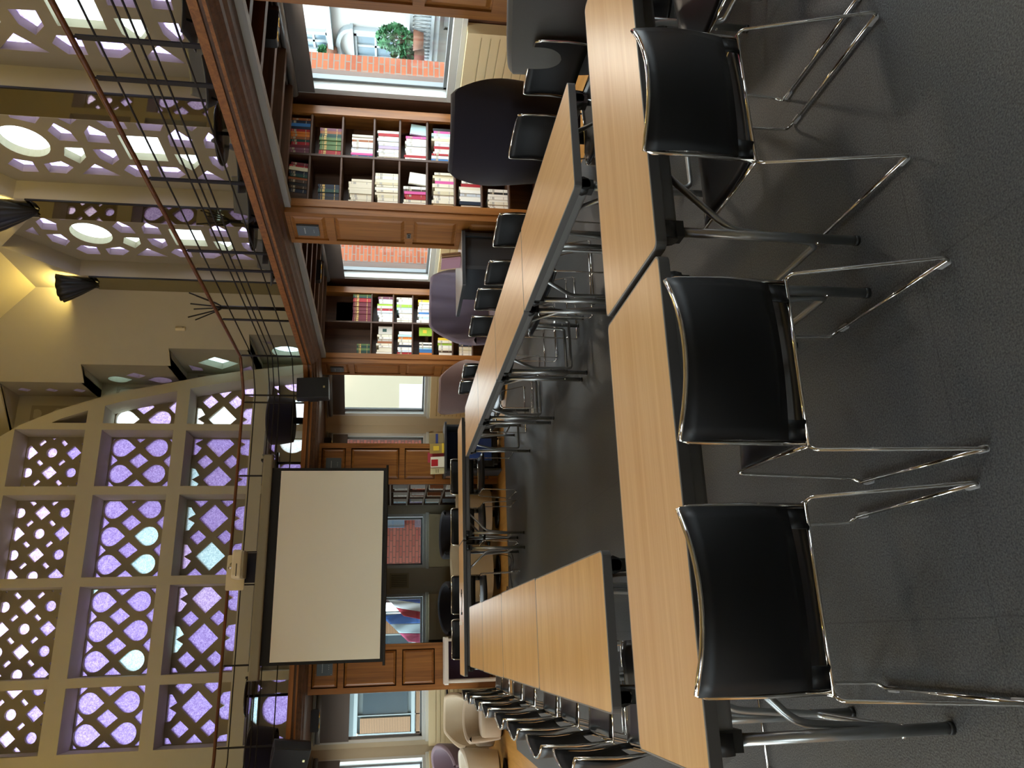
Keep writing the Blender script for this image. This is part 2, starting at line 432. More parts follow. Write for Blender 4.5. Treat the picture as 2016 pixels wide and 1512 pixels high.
def sweep(prof, mat_name, mat, i0, i1, nm):
    m = MB(); P = PROF[i0:i1+1]; rows = [[(x, y, z) for (x, y) in offs(o)] for (o, z) in P]
    k = len(rows[0]); vs = [v for r in rows for v in r]; fs = []
    for i in range(len(rows)-1):
        for j in range(k-1): fs.append((i*k+j, i*k+j+1, (i+1)*k+j+1, (i+1)*k+j))
    m.add(vs, fs); return m.build(nm, mat, tr)
tr = sthing('trim_1')
sweep(PROF, '', OAKX, 0, 2, 'fascia_board'); sweep(PROF, '', OAKDX, 2, 4, 'shadow_strip'); sweep(PROF, '', OAKX, 4, 6, 'bead'); sweep(PROF, '', OAKD, 6, 15, 'cornice_moulding')
# joists in the two right-hand bays
wn_t = 2
for (y0, y1, n) in ((4.25, 6.8, 5), (7.6, 11.1, 7)):
    for k in range(n):
        y = y0+(k+.7)*(y1-y0)/n
        m = MB(); m.box(4.16, 5.38, y-.045, y+.045, 2.62, ZS+.06); o = struct(m.build('trim_%d' % wn_t, OAKDX)); wn_t += 1
m = MB(); m.box(4.08, 4.16, Y0, 11.15, 2.60, ZS+.06); struct(m.build('trim_%d' % wn_t, plain('pale_strip', '#8f8a80', .5))); wn_t += 1

# ---- upper right wall: fins with pointed bays, claustra set back
ZT = 6.97
BAYS = [10.22-2.1*k for k in range(6)]
def pent(c, w=.82, z0=ZG, zs=6.18, za=6.87): return [(c-w, z0), (c+w, z0), (c+w, zs), (c, za), (c-w, zs)]
XF = 5.25
def flat_side(M): return M
MFR = MX(XF); MFL = Matrix(((0, 0, 1, mirx(XF)), (1, 0, 0, 0), (0, 1, 0, 0), (0, 0, 0, 1)))
for nm, M in (('wall_right_upper', MFR), ('wall_left_upper', MFL)):
    b = MB()
    b.holed([(Y0, ZG), (CU-XF, ZG), (CU-XF, ZT), (Y0, ZT)], [pent(c, z0=ZG+.04) for c in BAYS], 0, -.25, M); struct(b.build(nm, WALL))
# pattern of the side lattices (s to the far side of the bay centre, z)
HR = dict(
 a=[(.07,5.056),(.06,4.818),(.248,4.819),(.374,4.94),(.249,5.037)], b=[(.067,5.358),(.061,5.161),(.24,5.183),(.38,5.30),(.235,5.42)],
 c=[(.353,5.50),(.471,5.402),(.611,5.534),(.604,5.72),(.43,5.72)], d=[(.353,6.02),(.394,5.83),(.608,5.84),(.616,6.03),(.47,6.13)],
 e=[(.372,5.133),(.603,4.904),(.6,5.351)], f=[(.355,4.754),(.353,4.546),(.594,4.556),(.603,4.739),(.468,4.835)],
 g=[(.353,4.43),(.353,4.20),(.493,4.131),(.605,4.264),(.605,4.432)], h=[(.076,4.163),(.07,3.904),(.231,3.897),(.402,4.031),(.272,4.147)],
 i=[(.081,3.78),(.079,3.60),(.263,3.591),(.382,3.68),(.234,3.768)], j=[(.384,3.86),(.612,3.658),(.6,4.05)],
 k=[(.068,6.373),(.05,6.18),(.24,6.125),(.393,6.24),(.274,6.37)], l=[(.08,3.47),(.08,3.22),(.26,3.22),(.38,3.33),(.25,3.46)], m=[(.43,3.52),(.43,3.25),(.6,3.25),(.6,3.55)])
def mir(p): return [(-x, z) for (x, z) in reversed(p)]
RH = []
for k, p in HR.items():
    kind = {'b': 'w', 'h': 'w'}.get(k, 'l')
    RH.append((p, kind)); RH.append((mir(p), 'l' if k != 'l' else 'l'))
RH.append(([(.23*x, 4.48+.215*z) for x, z in ((-1,-1),(1,-1),(1,1),(-1,1))], 'w'))
RH.append(([(.29*math.cos(t*PI/14), 5.765+.265*math.sin(t*PI/14)) for t in range(28)], 'w'))
RH.append(([(-.12,6.47),(.12,6.47),(0,6.62)], 'l'))
def centroid(p): return (sum(q[0] for q in p)/len(p), sum(q[1] for q in p)/len(p))
def grow(p, d):
    c = centroid(p); out = []
    for q in p:
        v = Vector((q[0]-c[0], q[1]-c[1])); l = v.length; v = v*(1+d/max(l, .01)); out.append((c[0]+v.x, c[1]+v.y))
    return out
def lattice_panel(nm, M, outer, holes, glassmap, th=.11, parent=None, frame_mat=None):
    w = sthing(nm) if parent is None else parent
    m = MB(); m.holed(outer, [h for h, k in holes], 0, -th, M); m.build('lattice', frame_mat or CONC, w)
    for kind, mat in glassmap.items():
        hs = [h for h, k in holes if k == kind]
        if not hs: continue
        m = MB()
        for h in hs:
            g = grow(h, .012); vs = [M @ Vector((x, y, -th+.012)) for x, y in g]
            o = len(m.v); m.v += [tuple(v) for v in vs]; m.f.append(tuple(range(o, o+len(vs)))); m.sm.append(False)
        m.build({'l': 'lilac_glass', 'w': 'clear_glass', 'c': 'blue_glass', 'p': 'pink_glass'}[kind], mat, w, recalc=False)
    return w
GR = {'l': LILACR, 'w': WHITEG, 'c': CYANG}
for side, MM in ((0, MX(XF+.25)), (1, Matrix(((0, 0, 1, mirx(XF+.25)), (1, 0, 0, 0), (0, 1, 0, 0), (0, 0, 0, 1))))):
    wn[0] += 1
    L0 = lattice_panel('window_%d' % wn[0], MM, [(x, z) for x, z in pent(0, .9, ZG, 6.2, 6.97)], RH, GR)
    L0.location = (0, BAYS[0], 0)
    for c in BAYS[1:]:
        wn[0] += 1; q = dup(L0, (0, c, 0)); q.name = 'window_%d' % wn[0]
# mirror-like glass strips on the fin fronts
def finglass(y, label):
    t = thing('glass_strip', label, 'glass panel', (0, y, 0), 0, 'glass strips on the gallery wall piers')
    m = MB(); m.box(XF-.012, XF, -.205, .215, ZG+.03, 6.05); m.build('reflective_pane', FING, t)
    m = MB(); m.box(XF-.02, XF+.0, -.228, -.206, ZG+.03, 6.05); m.build('edge_strip', BLACKP, t)
FING = plain('dark_reflective_glass', '#a8a286', .02, metal=1)
finglass(11.27, 'tall narrow glass strip on the gallery pier by the smooth corner wall')
finglass(9.16, 'tall narrow reflective glass strip between second and third lattice windows')
finglass(7.06, 'tall narrow reflective glass strip between the two nearest lattice windows')

# ---- upper chamfers with stepped edge, returns, soffits
TZ = [3.9, 5.16, 6.52, 7.8]; TX = [4.76, 4.565, 4.345, 4.11]
TQ = [(XF-x)/s2 for x in TX]; LU = (XF-(CU-YB))/s2
CHP = [(0, ZG), (TQ[0], ZG), (TQ[0], TZ[0]), (TQ[1], TZ[0]), (TQ[1], TZ[1]), (TQ[2], TZ[1]), (TQ[2], TZ[2]), (TQ[3], TZ[2]), (TQ[3], TZ[3]), (LU, TZ[3]), (LU, 9.18), (1.91, 9.18), (0, ZT)]
MUR = Matrix(((-s2, 0, -s2, XF), (s2, 0, -s2, CU-XF), (0, 1, 0, 0), (0, 0, 0, 1)))
MUL = Matrix(((s2, 0, s2, mirx(XF)), (s2, 0, -s2, CU-XF), (0, 1, 0, 0), (0, 0, 0, 1)))
def tear(cx, cz, d, r=.155, L=.38, ax=1):
    """drop with round end at cz and its point at cz+d*L (d = +1 up, -1 down)"""
    pts = []
    for k in range(15):
        a = math.radians(-38+256*k/14)-PI/2*0
        pts.append((cx+r*math.cos(a+PI), cz+d*(-0)+d*-1*r*math.sin(a)))
    a0 = pts[0]; pts.append((cx, cz+d*(L-r)))
    return pts
def tears(cx0, pitch, n, zt, zb, w=None):
    H = []
    for i in range(n):
        x = cx0+i*pitch
        H.append((tear(x, zt-.155, -1), 'l')); H.append((tear(x, zb+.155, 1), 'l'))
        if i < n-1:
            xm = x+pitch/2; zm = (zt+zb)/2
            H.append(([(xm-.14, zm), (xm, zm-.15), (xm+.14, zm), (xm, zm+.15)], 'l'))
    return H
for sgn, MM, X_ in ((1, MUR, lambda x: x), (-1, MUL, mirx)):
    nm = 'right' if sgn > 0 else 'left'
    b = MB(); b.prism(CHP, 0, -.08, MM); struct(b.build('wall_corner_%s_upper' % nm, WALL))
    zlo = ZG
    for i in range(4):
        x = TX[i]; y = CU-x; zhi = TZ[i]
        MM2 = Matrix(((0, 0, -sgn, X_(x)), (1, 0, 0, 0), (0, 1, 0, 0), (0, 0, 0, 1)))
        wdt = YB-y
        cy = y+wdt*.55; H = []
        zm = (zlo+zhi)/2
        if i == 0: H = [([(cy+.27*math.cos(t*PI/8), zm+.27*math.sin(t*PI/8)) for t in range(16)], 'c'), ([(y+.3, zhi-.3), (y+.45, zhi-.3), (y+.3, zhi-.14)], 'l')]
        elif i == 1: H = [([(cy-.30, zm), (cy, zm-.33), (cy+.30, zm), (cy, zm+.33)], 'c'), ([(cy+.12, zhi-.12), (cy+.4, zhi-.12), (cy+.4, zhi-.3), (cy+.28, zhi-.3)], 'l'), ([(cy+.12, zlo+.12), (cy+.28, zlo+.3), (cy+.4, zlo+.3), (cy+.4, zlo+.12)], 'l')]
        elif i == 2: H = [(tear(cy+.2, zhi-.33, -1), 'c'), (tear(cy+.2, zlo+.33, 1), 'l'), ([(cy-.16, zm), (cy-.02, zm-.16), (cy+.12, zm), (cy-.02, zm+.16)], 'l')]
        else: H = [([(cy-.1+k*.3, zm+dz), (cy+k*.3, zm-.1+dz), (cy+.1+k*.3, zm+dz), (cy+k*.3, zm+.1+dz)], 'l') for k in (0,) for dz in (-.42, 0, .42)]
        wn[0] += 1
        lattice_panel('window_%d' % wn[0], MM2, [(y, zlo), (YB, zlo), (YB, zhi), (y, zhi)], H, {'l': LILAC, 'c': CYANG}, th=.12)
        xn = TX[i+1] if i < 3 else CU-YB
        b = MB(); b.prism([(X_(x+.1), y-.0), (X_(x+.1), YB), (X_(xn), YB), (X_(xn), CU-xn)] , zhi, zhi+.05); struct(b.build('wall_corner_%s_ledge' % nm, WALL))
        zlo = zhi
# ---- far upper wall: arched frame with deep openings and lattices behind
YFN = 12.9
ARC = [(4.62, ZG), (4.55, 3.4), (4.45, 4.15), (4.33, 4.8), (4.20, 5.35), (4.08, 5.9), (3.93, 6.4), (3.73, 6.95), (3.46, 7.5), (3.05, 8.05), (2.45, 8.5), (1.8, 8.75), (XC, 8.85)]
arc_full = ARC + [(mirx(x), z) for x, z in reversed(ARC[:-1])]
def arcx(z):
    for (x0, z0), (x1, z1) in zip(ARC, ARC[1:]):
        if z0 <= z <= z1: return x0+(x1-x0)*(z-z0)/(z1-z0)
    return XC
TIERS = [(ZG+.06, 3.70), (3.93, 4.95), (5.15, 6.25), (6.50, 7.55)]
COLS = [(2.475, 3.40), (1.07, 2.34), (-.375, .935), (-1.395, -.51)]
OP = [[(a, z0), (b_, z0), (b_, z1), (a, z1)] for (z0, z1) in TIERS for (a, b_) in COLS]
def arcop(z0, z1, m=False):
    n = 8; P = [(3.51, z0)]
    for k in range(n+1):
        z = z0+(z1-z0)*k/n; x = arcx(z)-.17
        if x > 3.53: P.append((x, z))
        else: z1 = z; break
    P.append((3.51, P[-1][1]+.0 if P[-1][0] > 3.6 else z1))
    if abs(P[-1][1]-P[-2][1]) < 1e-4 and abs(P[-1][0]-P[-2][0]) < 1e-3: P.pop()
    return [(mirx(x), z) for x, z in reversed(P)] if m else P
OPA = [arcop(z0, z1) for z0, z1 in TIERS] + [[(2*.985-.0-x, z) for x, z in reversed(arcop(z0, z1))] for z0, z1 in TIERS]
b = MB(); b.holed(arc_full, OP+OPA[:4], 0, -(YB-YFN)+.0, MY(YFN)); struct(b.build('wall_far_lattice_frame', WALL))
b = MB(); b.holed([(mirx(CU-YB)-1.6, ZG), (CU-YB+1.7, ZG), (CU-YB+1.7, 9.3), (mirx(CU-YB)-1.6, 9.3)], [[(x*.97+XC*.03, max(z, ZG+.02)-.01) for x, z in arc_full]], 0, -.1, MY(YB)); struct(b.build('wall_far_upper', WALL))
# lattices
def circ(x, z, r, n=20, sx=1): return [(x+r*sx*math.cos(2*PI*k/n), z+r*math.sin(2*PI*k/n)) for k in range(n)]
def dia(x, z, a, b2=None): b2 = b2 or a; return [(x-a, z), (x, z-b2), (x+a, z), (x, z+b2)]
def rect45(x, z, l, w, s):
    c = s2; u = (c, s*c); v = (-s*c, c)
    return [(x+u[0]*i*l+v[0]*j*w, z+u[1]*i*l+v[1]*j*w) for i, j in ((-1,-1),(1,-1),(1,1),(-1,1))]
def clip(P, x0, x1, z0, z1):
    def cl(P, f, inter):
        out = []
        for i in range(len(P)):
            a, b2 = P[i-1], P[i]
            fa, fb = f(a), f(b2)
            if fb >= 0:
                if fa < 0: t = fa/(fa-fb); out.append((a[0]+(b2[0]-a[0])*t, a[1]+(b2[1]-a[1])*t))
                out.append(b2)
            elif fa >= 0: t = fa/(fa-fb); out.append((a[0]+(b2[0]-a[0])*t, a[1]+(b2[1]-a[1])*t))
        return out
    for f in (lambda p: p[0]-x0, lambda p: x1-p[0], lambda p: p[1]-z0, lambda p: z1-p[1]):
        P = cl(P, f, None)
        if len(P) < 3: return None
    ar = abs(sum(P[i-1][0]*P[i][1]-P[i][0]*P[i-1][1] for i in range(len(P))))/2
    return P if ar > 2e-4 else None
rc = random.Random(3)
CLEAR = {}
def tier_holes(t, a, b_, phase_x, z0, z1):
    """t: 0 circles 1 diamonds 2 tears 3 squares-and-rounds; returns clipped holes"""
    H = []
    if t == 2:
        p = .443
        i0 = int((a-phase_x)/p)-1
        for i in range(i0, i0+8):
            x = phase_x+i*p; zt, zb = 6.24, 5.345
            for h in (tear(x, zt-.157, -1, .157, .385), tear(x, zb+.157, 1, .157, .385), dia(x+p/2, 5.795, .135, .16),
                      [(x+p/2-.13, z1), (x+p/2, z1-.13), (x+p/2+.13, z1)], [(x+p/2-.13, z0+.13), (x+p/2, z0+.26), (x+p/2+.13, z0+.13)]): H.append(h)
    elif t == 1:
        p = .615
        i0 = int((a-phase_x)/p)-1
        for i in range(i0, i0+7):
            x = phase_x+i*p
            H += [dia(x, 4.507, .235, .235), dia(x+p/2, 4.73, .125, .135), dia(x+p/2, 4.30, .125, .135)]
            for s in (1, -1):
                zc = 4.507+s*.50
                H.append([(x-.21, zc), (x-.19, zc-s*.13), (x-.07, zc-s*.21), (x, zc-s*.10), (x+.07, zc-s*.21), (x+.19, zc-s*.13), (x+.21, zc)] if s > 0 else [(x+.21, zc), (x+.19, zc+.13), (x+.07, zc+.21), (x, zc+.10), (x-.07, zc+.21), (x-.19, zc+.13), (x-.21, zc)])
            for zc, s in ((4.507, 0),): H += [[(x+p/2-.10, 4.515), (x+p/2, 4.42), (x+p/2+.10, 4.515), (x+p/2, 4.60)]][:0]
    elif t == 3:
        p = .333
        i0 = int((a-phase_x)/p)-1
        for i in range(i0, i0+9):
            for j in range(0, 5):
                x = phase_x+i*p; z = 6.49+j*.333
                H.append(dia(x, z, .122, .122) if (i+j) % 2 == 0 else circ(x, z, .082, 14))
                H.append(rect45(x+p/2, z+.1665, .055, .032, 1 if (i+j) % 2 == 0 else -1))
    else:
        p = .62
        i0 = int((a-phase_x)/p)-1
        for i in range(i0, i0+7):
            x = phase_x+i*p
            H += [circ(x, 3.30, .235), [(x-.22, 3.60), (x+.22, 3.60), (x+.14, 3.70), (x-.14, 3.70)], [(x+p/2-.07, 3.62), (x+p/2+.07, 3.62), (x+p/2, 3.55)], [(x+p/2-.09, 2.95), (x+p/2+.09, 2.95), (x+p/2, 3.06)]]
            H += [[(x-.20, 3.565), (x-.03, 3.57), (x-.03, 3.59), (x-.20, 3.59)]][:0]
    out = []
    for h in H:
        q = clip(h, a+.015, b_-.015, z0+.015, z1-.015)
        if q: out.append(q)
    return out
WHITES = {2: [((-.2, 6.1), 'c')]}
SPECIAL = [(1.30, 5.46, 'c'), (1.74, 5.46, 'c'), (1.02-.1, 6.08, 'c'), (-.05, 5.50, 'c'), (3.76, 6.08, 'w'), (1.42, 4.50, 'c'), (.72, 4.5, 'p'), (3.72, 4.85, 'w'), (3.72, 4.35, 'w'), (3.1, 4.95, 'c'),
           (2.02, 4.93, 'c'), (2.64, 4.93, 'c'), (1.4, 4.98, 'p'), (.75, 4.98, 'p'), (.12, 4.98, 'c'), (-.5, 4.98, 'c'), (3.25, 3.3, 'w'), (3.87, 3.3, 'w'), (.1, 3.3, 'c'), (-1.0, 3.68, 'c')]
FG = {'l': LILAC, 'p': LILAC2, 'c': CYANG, 'w': WHITEG}
PH = {2: {0: 2.78, 1: 1.305, 2: -.16, 3: -1.20}, 1: {0: 2.68, 1: 1.41, 2: .13, 3: -.87}, 3: {0: 2.80, 1: 1.475, 2: .02, 3: -1.2}, 0: {0: 2.75, 1: 1.4, 2: .02, 3: -.95}}
for ti, (z0, z1) in enumerate(TIERS):
    for ci, (a, b_) in enumerate([*COLS, (3.51, 4.62)]):
        if ci == 4:
            ph = {2: 3.72, 1: 3.74, 3: 3.80, 0: 3.87}[ti]
            b2 = min(4.62, arcx(z0)+.02)
        else: ph = PH[ti][ci]; b2 = b_
        f = YB/YFN
        aa, bb = a, b2; hs = tier_holes(ti, aa, bb*(1 if ci < 4 else 1), ph, z0, z1)
        holes = []
        for h in hs:
            c = centroid(h); k = 'p' if (ti == 3 and (c[1] > 6.9)) or (ci == 4) else 'l'
            for (sx, sz, sk) in SPECIAL:
                if abs(c[0]-sx) < .16 and abs(c[1]-sz) < .17: k = sk
            holes.append((h, k))
        wn[0] += 1
        lattice_panel('window_%d' % wn[0], MY(YB-.001), [(aa-.03, z0-.03), (bb+.03, z0-.03), (bb+.03, z1+.03), (aa-.03, z1+.03)], holes, FG, th=.06)

# ---- vault
b = MB()
for X_ in ((lambda x: x), mirx):
    b.add([(X_(XF+.02), Y0, ZT), (X_(XF+.02), CU-XF, ZT), (X_(3.9), CU-3.9, 9.18), (X_(3.9), Y0, 9.18)], [(0, 1, 2, 3)])
b.add([(3.9, Y0, 9.18), (3.9, CU-3.9, 9.18), (CU-YB, YB, 9.18), (mirx(CU-YB), YB, 9.18), (mirx(3.9), CU-3.9, 9.18), (mirx(3.9), Y0, 9.18)], [(0, 1, 2, 3, 4, 5)])
struct(b.build('ceiling', CEIL, solid=.06))

# ================================================================== PIERS, BOOKCASES, BOOKS
def panelled(m, M, w, zones, z0, z1, st=.075, t=.022):
    """frame-and-panel oak face in local x 0..w, y z0..z1, standing t proud"""
    m.box(0, st, z0, z1, 0, t, M); m.box(w-st, w, z0, z1, 0, t, M)
    edges = [z0]+[v for z in sorted(zones) for v in z]+[z1]
    for a, b_ in zip(edges[::2], edges[1::2]): m.box(st, w-st, a, b_, 0, t, M)
    for (a, b_) in zones:
        x0, x1 = st, w-st
        q = .045; h = .02                       # raised field with sloping border
        vs = [(x0+.012, a+.012, .002), (x1-.012, a+.012, .002), (x1-.012, b_-.012, .002), (x0+.012, b_-.012, .002),
              (x0+q, a+q, h), (x1-q, a+q, h), (x1-q, b_-q, h), (x0+q, b_-q, h)]
        m.add([M @ Vector(v) for v in vs], [(0,1,5,4), (1,2,6,5), (2,3,7,6), (3,0,4,7), (4,5,6,7)])
ZON = [(.14, .84), (.95, 1.40), (1.48, 2.19), (2.27, 2.62)]
SHL = [2.459, 2.145, 1.823, 1.560, 1.278, .993, .716, .431, .12]
SH2 = [1.953, 1.620, 1.318, 1.004, .694, .384, .12]
def pier_case(y, label, shelves, dy=.62, end_panel=True, plain_back=False):
    t = thing('bookcase', label, 'bookcase', (4.05, y, 0), 0, 'oak bookcases standing out between the window bays')
    Me = Matrix(((0, 0, -1, 0), (1, 0, 0, 0), (0, 1, 0, 0), (0, 0, 0, 1)))
    m = MB(); panelled(m, Me, dy, ZON, 0, 2.70); m.box(0, .05, 0, dy, 0, 2.70); m.build('end_panel', OAK, t)
    m = MB(); m.box(.05, .13, -.012, .03, 0, 2.72); m.box(.05, .13, dy-.03, dy+.0, 0, 2.72); m.build('front_stile', OAK, t)
    m = MB(); m.box(1.14, 1.24, -.012, .03, 0, 2.72); m.box(1.20, 1.24, .03, dy, 0, 2.72); m.build('window_stile', OAK, t)
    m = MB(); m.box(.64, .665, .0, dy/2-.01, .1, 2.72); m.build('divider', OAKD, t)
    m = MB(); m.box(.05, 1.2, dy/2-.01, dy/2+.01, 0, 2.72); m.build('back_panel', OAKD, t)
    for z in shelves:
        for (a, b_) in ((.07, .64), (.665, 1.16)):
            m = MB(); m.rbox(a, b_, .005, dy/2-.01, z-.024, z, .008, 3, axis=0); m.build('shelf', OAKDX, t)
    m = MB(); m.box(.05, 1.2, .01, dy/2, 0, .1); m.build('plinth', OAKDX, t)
    return t
CASE1, CASE2 = 6.87, 11.2
bc1 = pier_case(CASE1, 'tall oak bookcase with two columns of shelves just beyond the nearest window', SHL)
bc2 = pier_case(CASE2, 'tall oak bookcase with half empty top shelves behind the mauve armchair', SH2, .58)
bc0 = dup(bc1, (4.05, 3.58, 0), 0, 'oak panelled bookcase end at the near side of the nearest window')

book_mats = {}
def bmat(c):
    if c not in book_mats: book_mats[c] = plain('cover_'+c.strip('#'), c, .55, spec=.35)
    return book_mats[c]
PAGE = plain('page_block', '#e9e0c8', .9)
CN = {'#f2efe6': 'white', '#e9e2cd': 'cream', '#d9cfae': 'buff', '#cfd8e2': 'pale blue', '#a8262e': 'red', '#6b1f2e': 'maroon', '#1f2a3d': 'navy', '#23463f': 'dark green', '#5d7a4a': 'moss green',
      '#3f78b5': 'blue', '#d97b2b': 'orange', '#d85aa0': 'pink', '#4a3628': 'dark brown', '#9a5a34': 'tan', '#c9c5bd': 'grey', '#222224': 'black', '#e6c63a': 'yellow', '#7a4a5a': 'plum', '#b8dfe8': 'sky blue', '#9bc23c': 'lime green', '#b9a9c9': 'lilac'}
bk = {}
def book_mesh(c, gilt):
    key = (c, gilt)
    if key in bk: return bk[key]
    # unit book: x thickness 0..1, y depth 0..1 (spine at 0), z height 0..1
    m = MB(); m.box(0, 1, 0, .04, 0, 1); m.box(0, .12, .04, 1, 0, 1); m.box(.88, 1, .04, 1, 0, 1)
    me = bpy.data.meshes.new('book'); me.from_pydata(m.v, [], m.f); me.materials.append(bmat(c))
    p = MB(); p.box(.12, .88, .04, .97, .02, .98); mp = bpy.data.meshes.new('pages'); mp.from_pydata(p.v, [], p.f); mp.materials.append(PAGE)
    g = None
    if gilt:
        g = MB(); g.box(.1, .9, -.006, 0, .68, .8); g.box(.1, .9, -.006, 0, .2, .23); g.box(.1, .9, -.006, 0, .86, .88)
        mg = bpy.data.meshes.new('spine_label'); mg.from_pydata(g.v, [], g.f); mg.materials.append(plain('spine_print_%d' % len(bk), '#c9a75a' if gilt == 1 else '#b5b0a8' if CN.get(c) in ('white', 'cream', 'buff', 'pale blue', 'sky blue', 'lilac') else '#a79b83', .5)); g = mg
    bk[key] = (me, mp, g); return bk[key]
NBOOK = [0]; ORD = 'first second third fourth fifth sixth seventh eighth ninth tenth eleventh twelfth thirteenth fourteenth fifteenth sixteenth seventeenth eighteenth nineteenth twentieth'.split()
rb = random.Random(11)
def row(M0, cols, xw, z, hmin, hmax, where, depth=.19, lean=None, gilt=0):
    """books from left to right, spines towards -y of M0; xw total width"""
    n = len(cols); ws = [rb.uniform(.75, 1.3) for _ in cols]; k = xw/sum(ws); x = 0
    cnt = {}
    for i, c in enumerate(cols):
        th = ws[i]*k; h = rb.uniform(hmin, hmax); me, mp, g = book_mesh(c, gilt or (2 if rb.random() < .7 else 0))
        o = bpy.data.objects.new('book', me); C.objects.link(o)
        o.matrix_world = M0 @ Matrix.Translation((x+.0006, rb.uniform(0, .012)+.004, z+.001)) @ (Matrix.Rotation(lean, 4, 'Y') if lean else Matrix()) @ Matrix.Diagonal((th-.0012, depth*rb.uniform(.85, 1), h, 1))
        q = bpy.data.objects.new('pages', mp); C.objects.link(q); q.parent = o
        if g: q = bpy.data.objects.new('spine_label', g); C.objects.link(q); q.parent = o
        tag(o, '%s book, %s from left, %s' % (CN[c], ORD[i], where), 'book', 'books ' + where)
        x += th; NBOOK[0] += 1
    return x
W_, CR, BU, PB, RD, MA, NV, DG, MG, BL, OR, PK, DB, TA, GY, BK, YE, PL, SK, LG, LI = list(CN)
T1 = Matrix.Translation((4.05, CASE1, 0)); T2 = Matrix.Translation((4.05, CASE2, 0))
def case_rows(T, shelves, left, right, nm):
    for (rows, x0, side) in ((left, .14, 'left'), (right, .672, 'right')):
        for i, r in enumerate(rows):
            if not r: continue
            cols, w_, h0, h1, lean, gilt = r
            row(T @ Matrix.Translation((x0, .02, 0)), cols, w_, shelves[i], h0, h1, '%s shelf, %s column, %s' % (ORD[i], side, nm), lean=lean, gilt=gilt)
case_rows(T1, SHL,
  [([DB, DB, NV, DB, BK, DB, TA, DG, NV, BU, RD, MA], .42, .17, .19, .10, 0), ([NV, BK, NV, DG, NV, NV], .19, .20, .21, 0, 1), ([CR]*8, .27, .20, .235, 0, 0),
   ([W_, CR, BU, CR, CR, W_, CR, BU, CR, W_, CR], .36, .19, .235, 0, 0), ([W_, CR, RD, RD, PK, DB, W_], .22, .20, .23, 0, 0), ([BU, CR, CR, W_, BU, CR, CR, PK, CR, BU, CR], .40, .19, .225, 0, 0),
   ([W_, NV, W_, W_, PB, W_, CR, RD, W_], .33, .19, .22, 0, 0), ([W_, W_, CR, W_, W_, W_, BK, W_], .24, .19, .21, 0, 0)],
  [([PL, PL, MA, RD, DG, TA, OR, OR, RD, NV, BL, NV, TA], .43, .18, .22, 0, 0), ([RD, RD, MG, MG, MG, MG, MG, DG, DG, TA, PL], .33, .21, .22, 0, 1), ([BL, PK, W_, W_, PB, W_, W_, W_, TA, W_, GY], .27, .20, .22, 0, 0),
   ([CR, W_, CR, PB, W_, LI, PB, W_, PB, W_, RD, W_], .34, .20, .22, 0, 0), ([W_, RD, W_, W_, PB, W_, PB, W_, W_, PK], .29, .20, .225, 0, 0), ([BL, W_, RD, W_, CR, RD, PB, CR, BU, W_, SK, PK, BK], .41, .19, .23, 0, 0),
   ([BL, W_, SK], .08, .2, .22, 0, 0)], 'nearer bookcase')
case_rows(T2, SH2,
  [([DG, DG, MG, DG, MG], .16, .19, .20, 0, 1), ([W_, CR, CR, W_, CR, TA, GY, W_, CR], .32, .19, .24, 0, 0), ([RD, PB, W_, NV, W_, CR, OR, SK, W_], .38, .19, .22, 0, 0),
   ([OR, BL, BL, SK, W_, BK, W_], .21, .19, .20, 0, 0), ([W_, DB, CR, W_, LG, CR, YE], .29, .20, .22, 0, 0), ([W_, CR, BU, CR, NV, CR], .22, .19, .20, 0, 0)],
  [([MA]*11+[RD, RD, DG, MG], .46, .27, .28, 0, 1), ([W_, PB, W_, PB, PB, RD, CR, LG, W_, PB, PL], .43, .19, .24, 0, 0), ([CR, W_, W_, CR, PB, SK, LG, PB, W_, GY], .43, .19, .24, 0, 0),
   ([W_, PB, SK, W_, BL, W_, W_, PB, W_, YE], .40, .19, .24, 0, 0), ([SK, W_, BL], .1, .2, .22, 0, 0)], 'farther bookcase')
# books standing face out
def face_book(M0, w_, h, c, label, tilt=0, spot=None):
    t = thing('book', label, 'book'); t.matrix_world = M0
    R = Matrix.Rotation(tilt, 4, 'Y')
    m = MB(); m.box(0, w_, 0, .004, 0, h, R); m.box(0, w_, .018, .022, 0, h, R); m.build('cover', bmat(c), t)
    m = MB(); m.box(.004, w_, .004, .018, .004, h-.004, R); m.build('pages', PAGE, t)
    if spot: m = MB(); m.box(w_*.3, w_*.7, -.001, 0, h*.4, h*.7, R); m.build('cover_picture', bmat(spot), t)
face_book(T1 @ Matrix.Translation((1.0, .06, SHL[4])), .12, .17, SK, 'pale blue picture book leaning face out, fifth shelf, nearer bookcase', .12)
face_book(T1 @ Matrix.Translation((.40, .06, SHL[4])), .13, .18, W_, 'white book leaning face out at left column of the nearer bookcase', .12)
face_book(T2 @ Matrix.Translation((.48, .06, SH2[1])), .13, .21, GY, 'grey book standing face out with a dark picture, farther bookcase', .0, '#23463f')
face_book(T2 @ Matrix.Translation((.47, .06, SH2[3])), .14, .20, LG, 'lime green book standing face out in the farther bookcase', .0, '#e6c63a')
m = MB(); m.box(.672, 1.1, .28, .295, SH2[0], 2.5, Matrix.Translation((4.05, CASE2, 0))); tag(m.build('backing_board', plain('grey_board', '#7b7775', .7)), 'grey board standing behind maroon books on the top shelf', 'board')

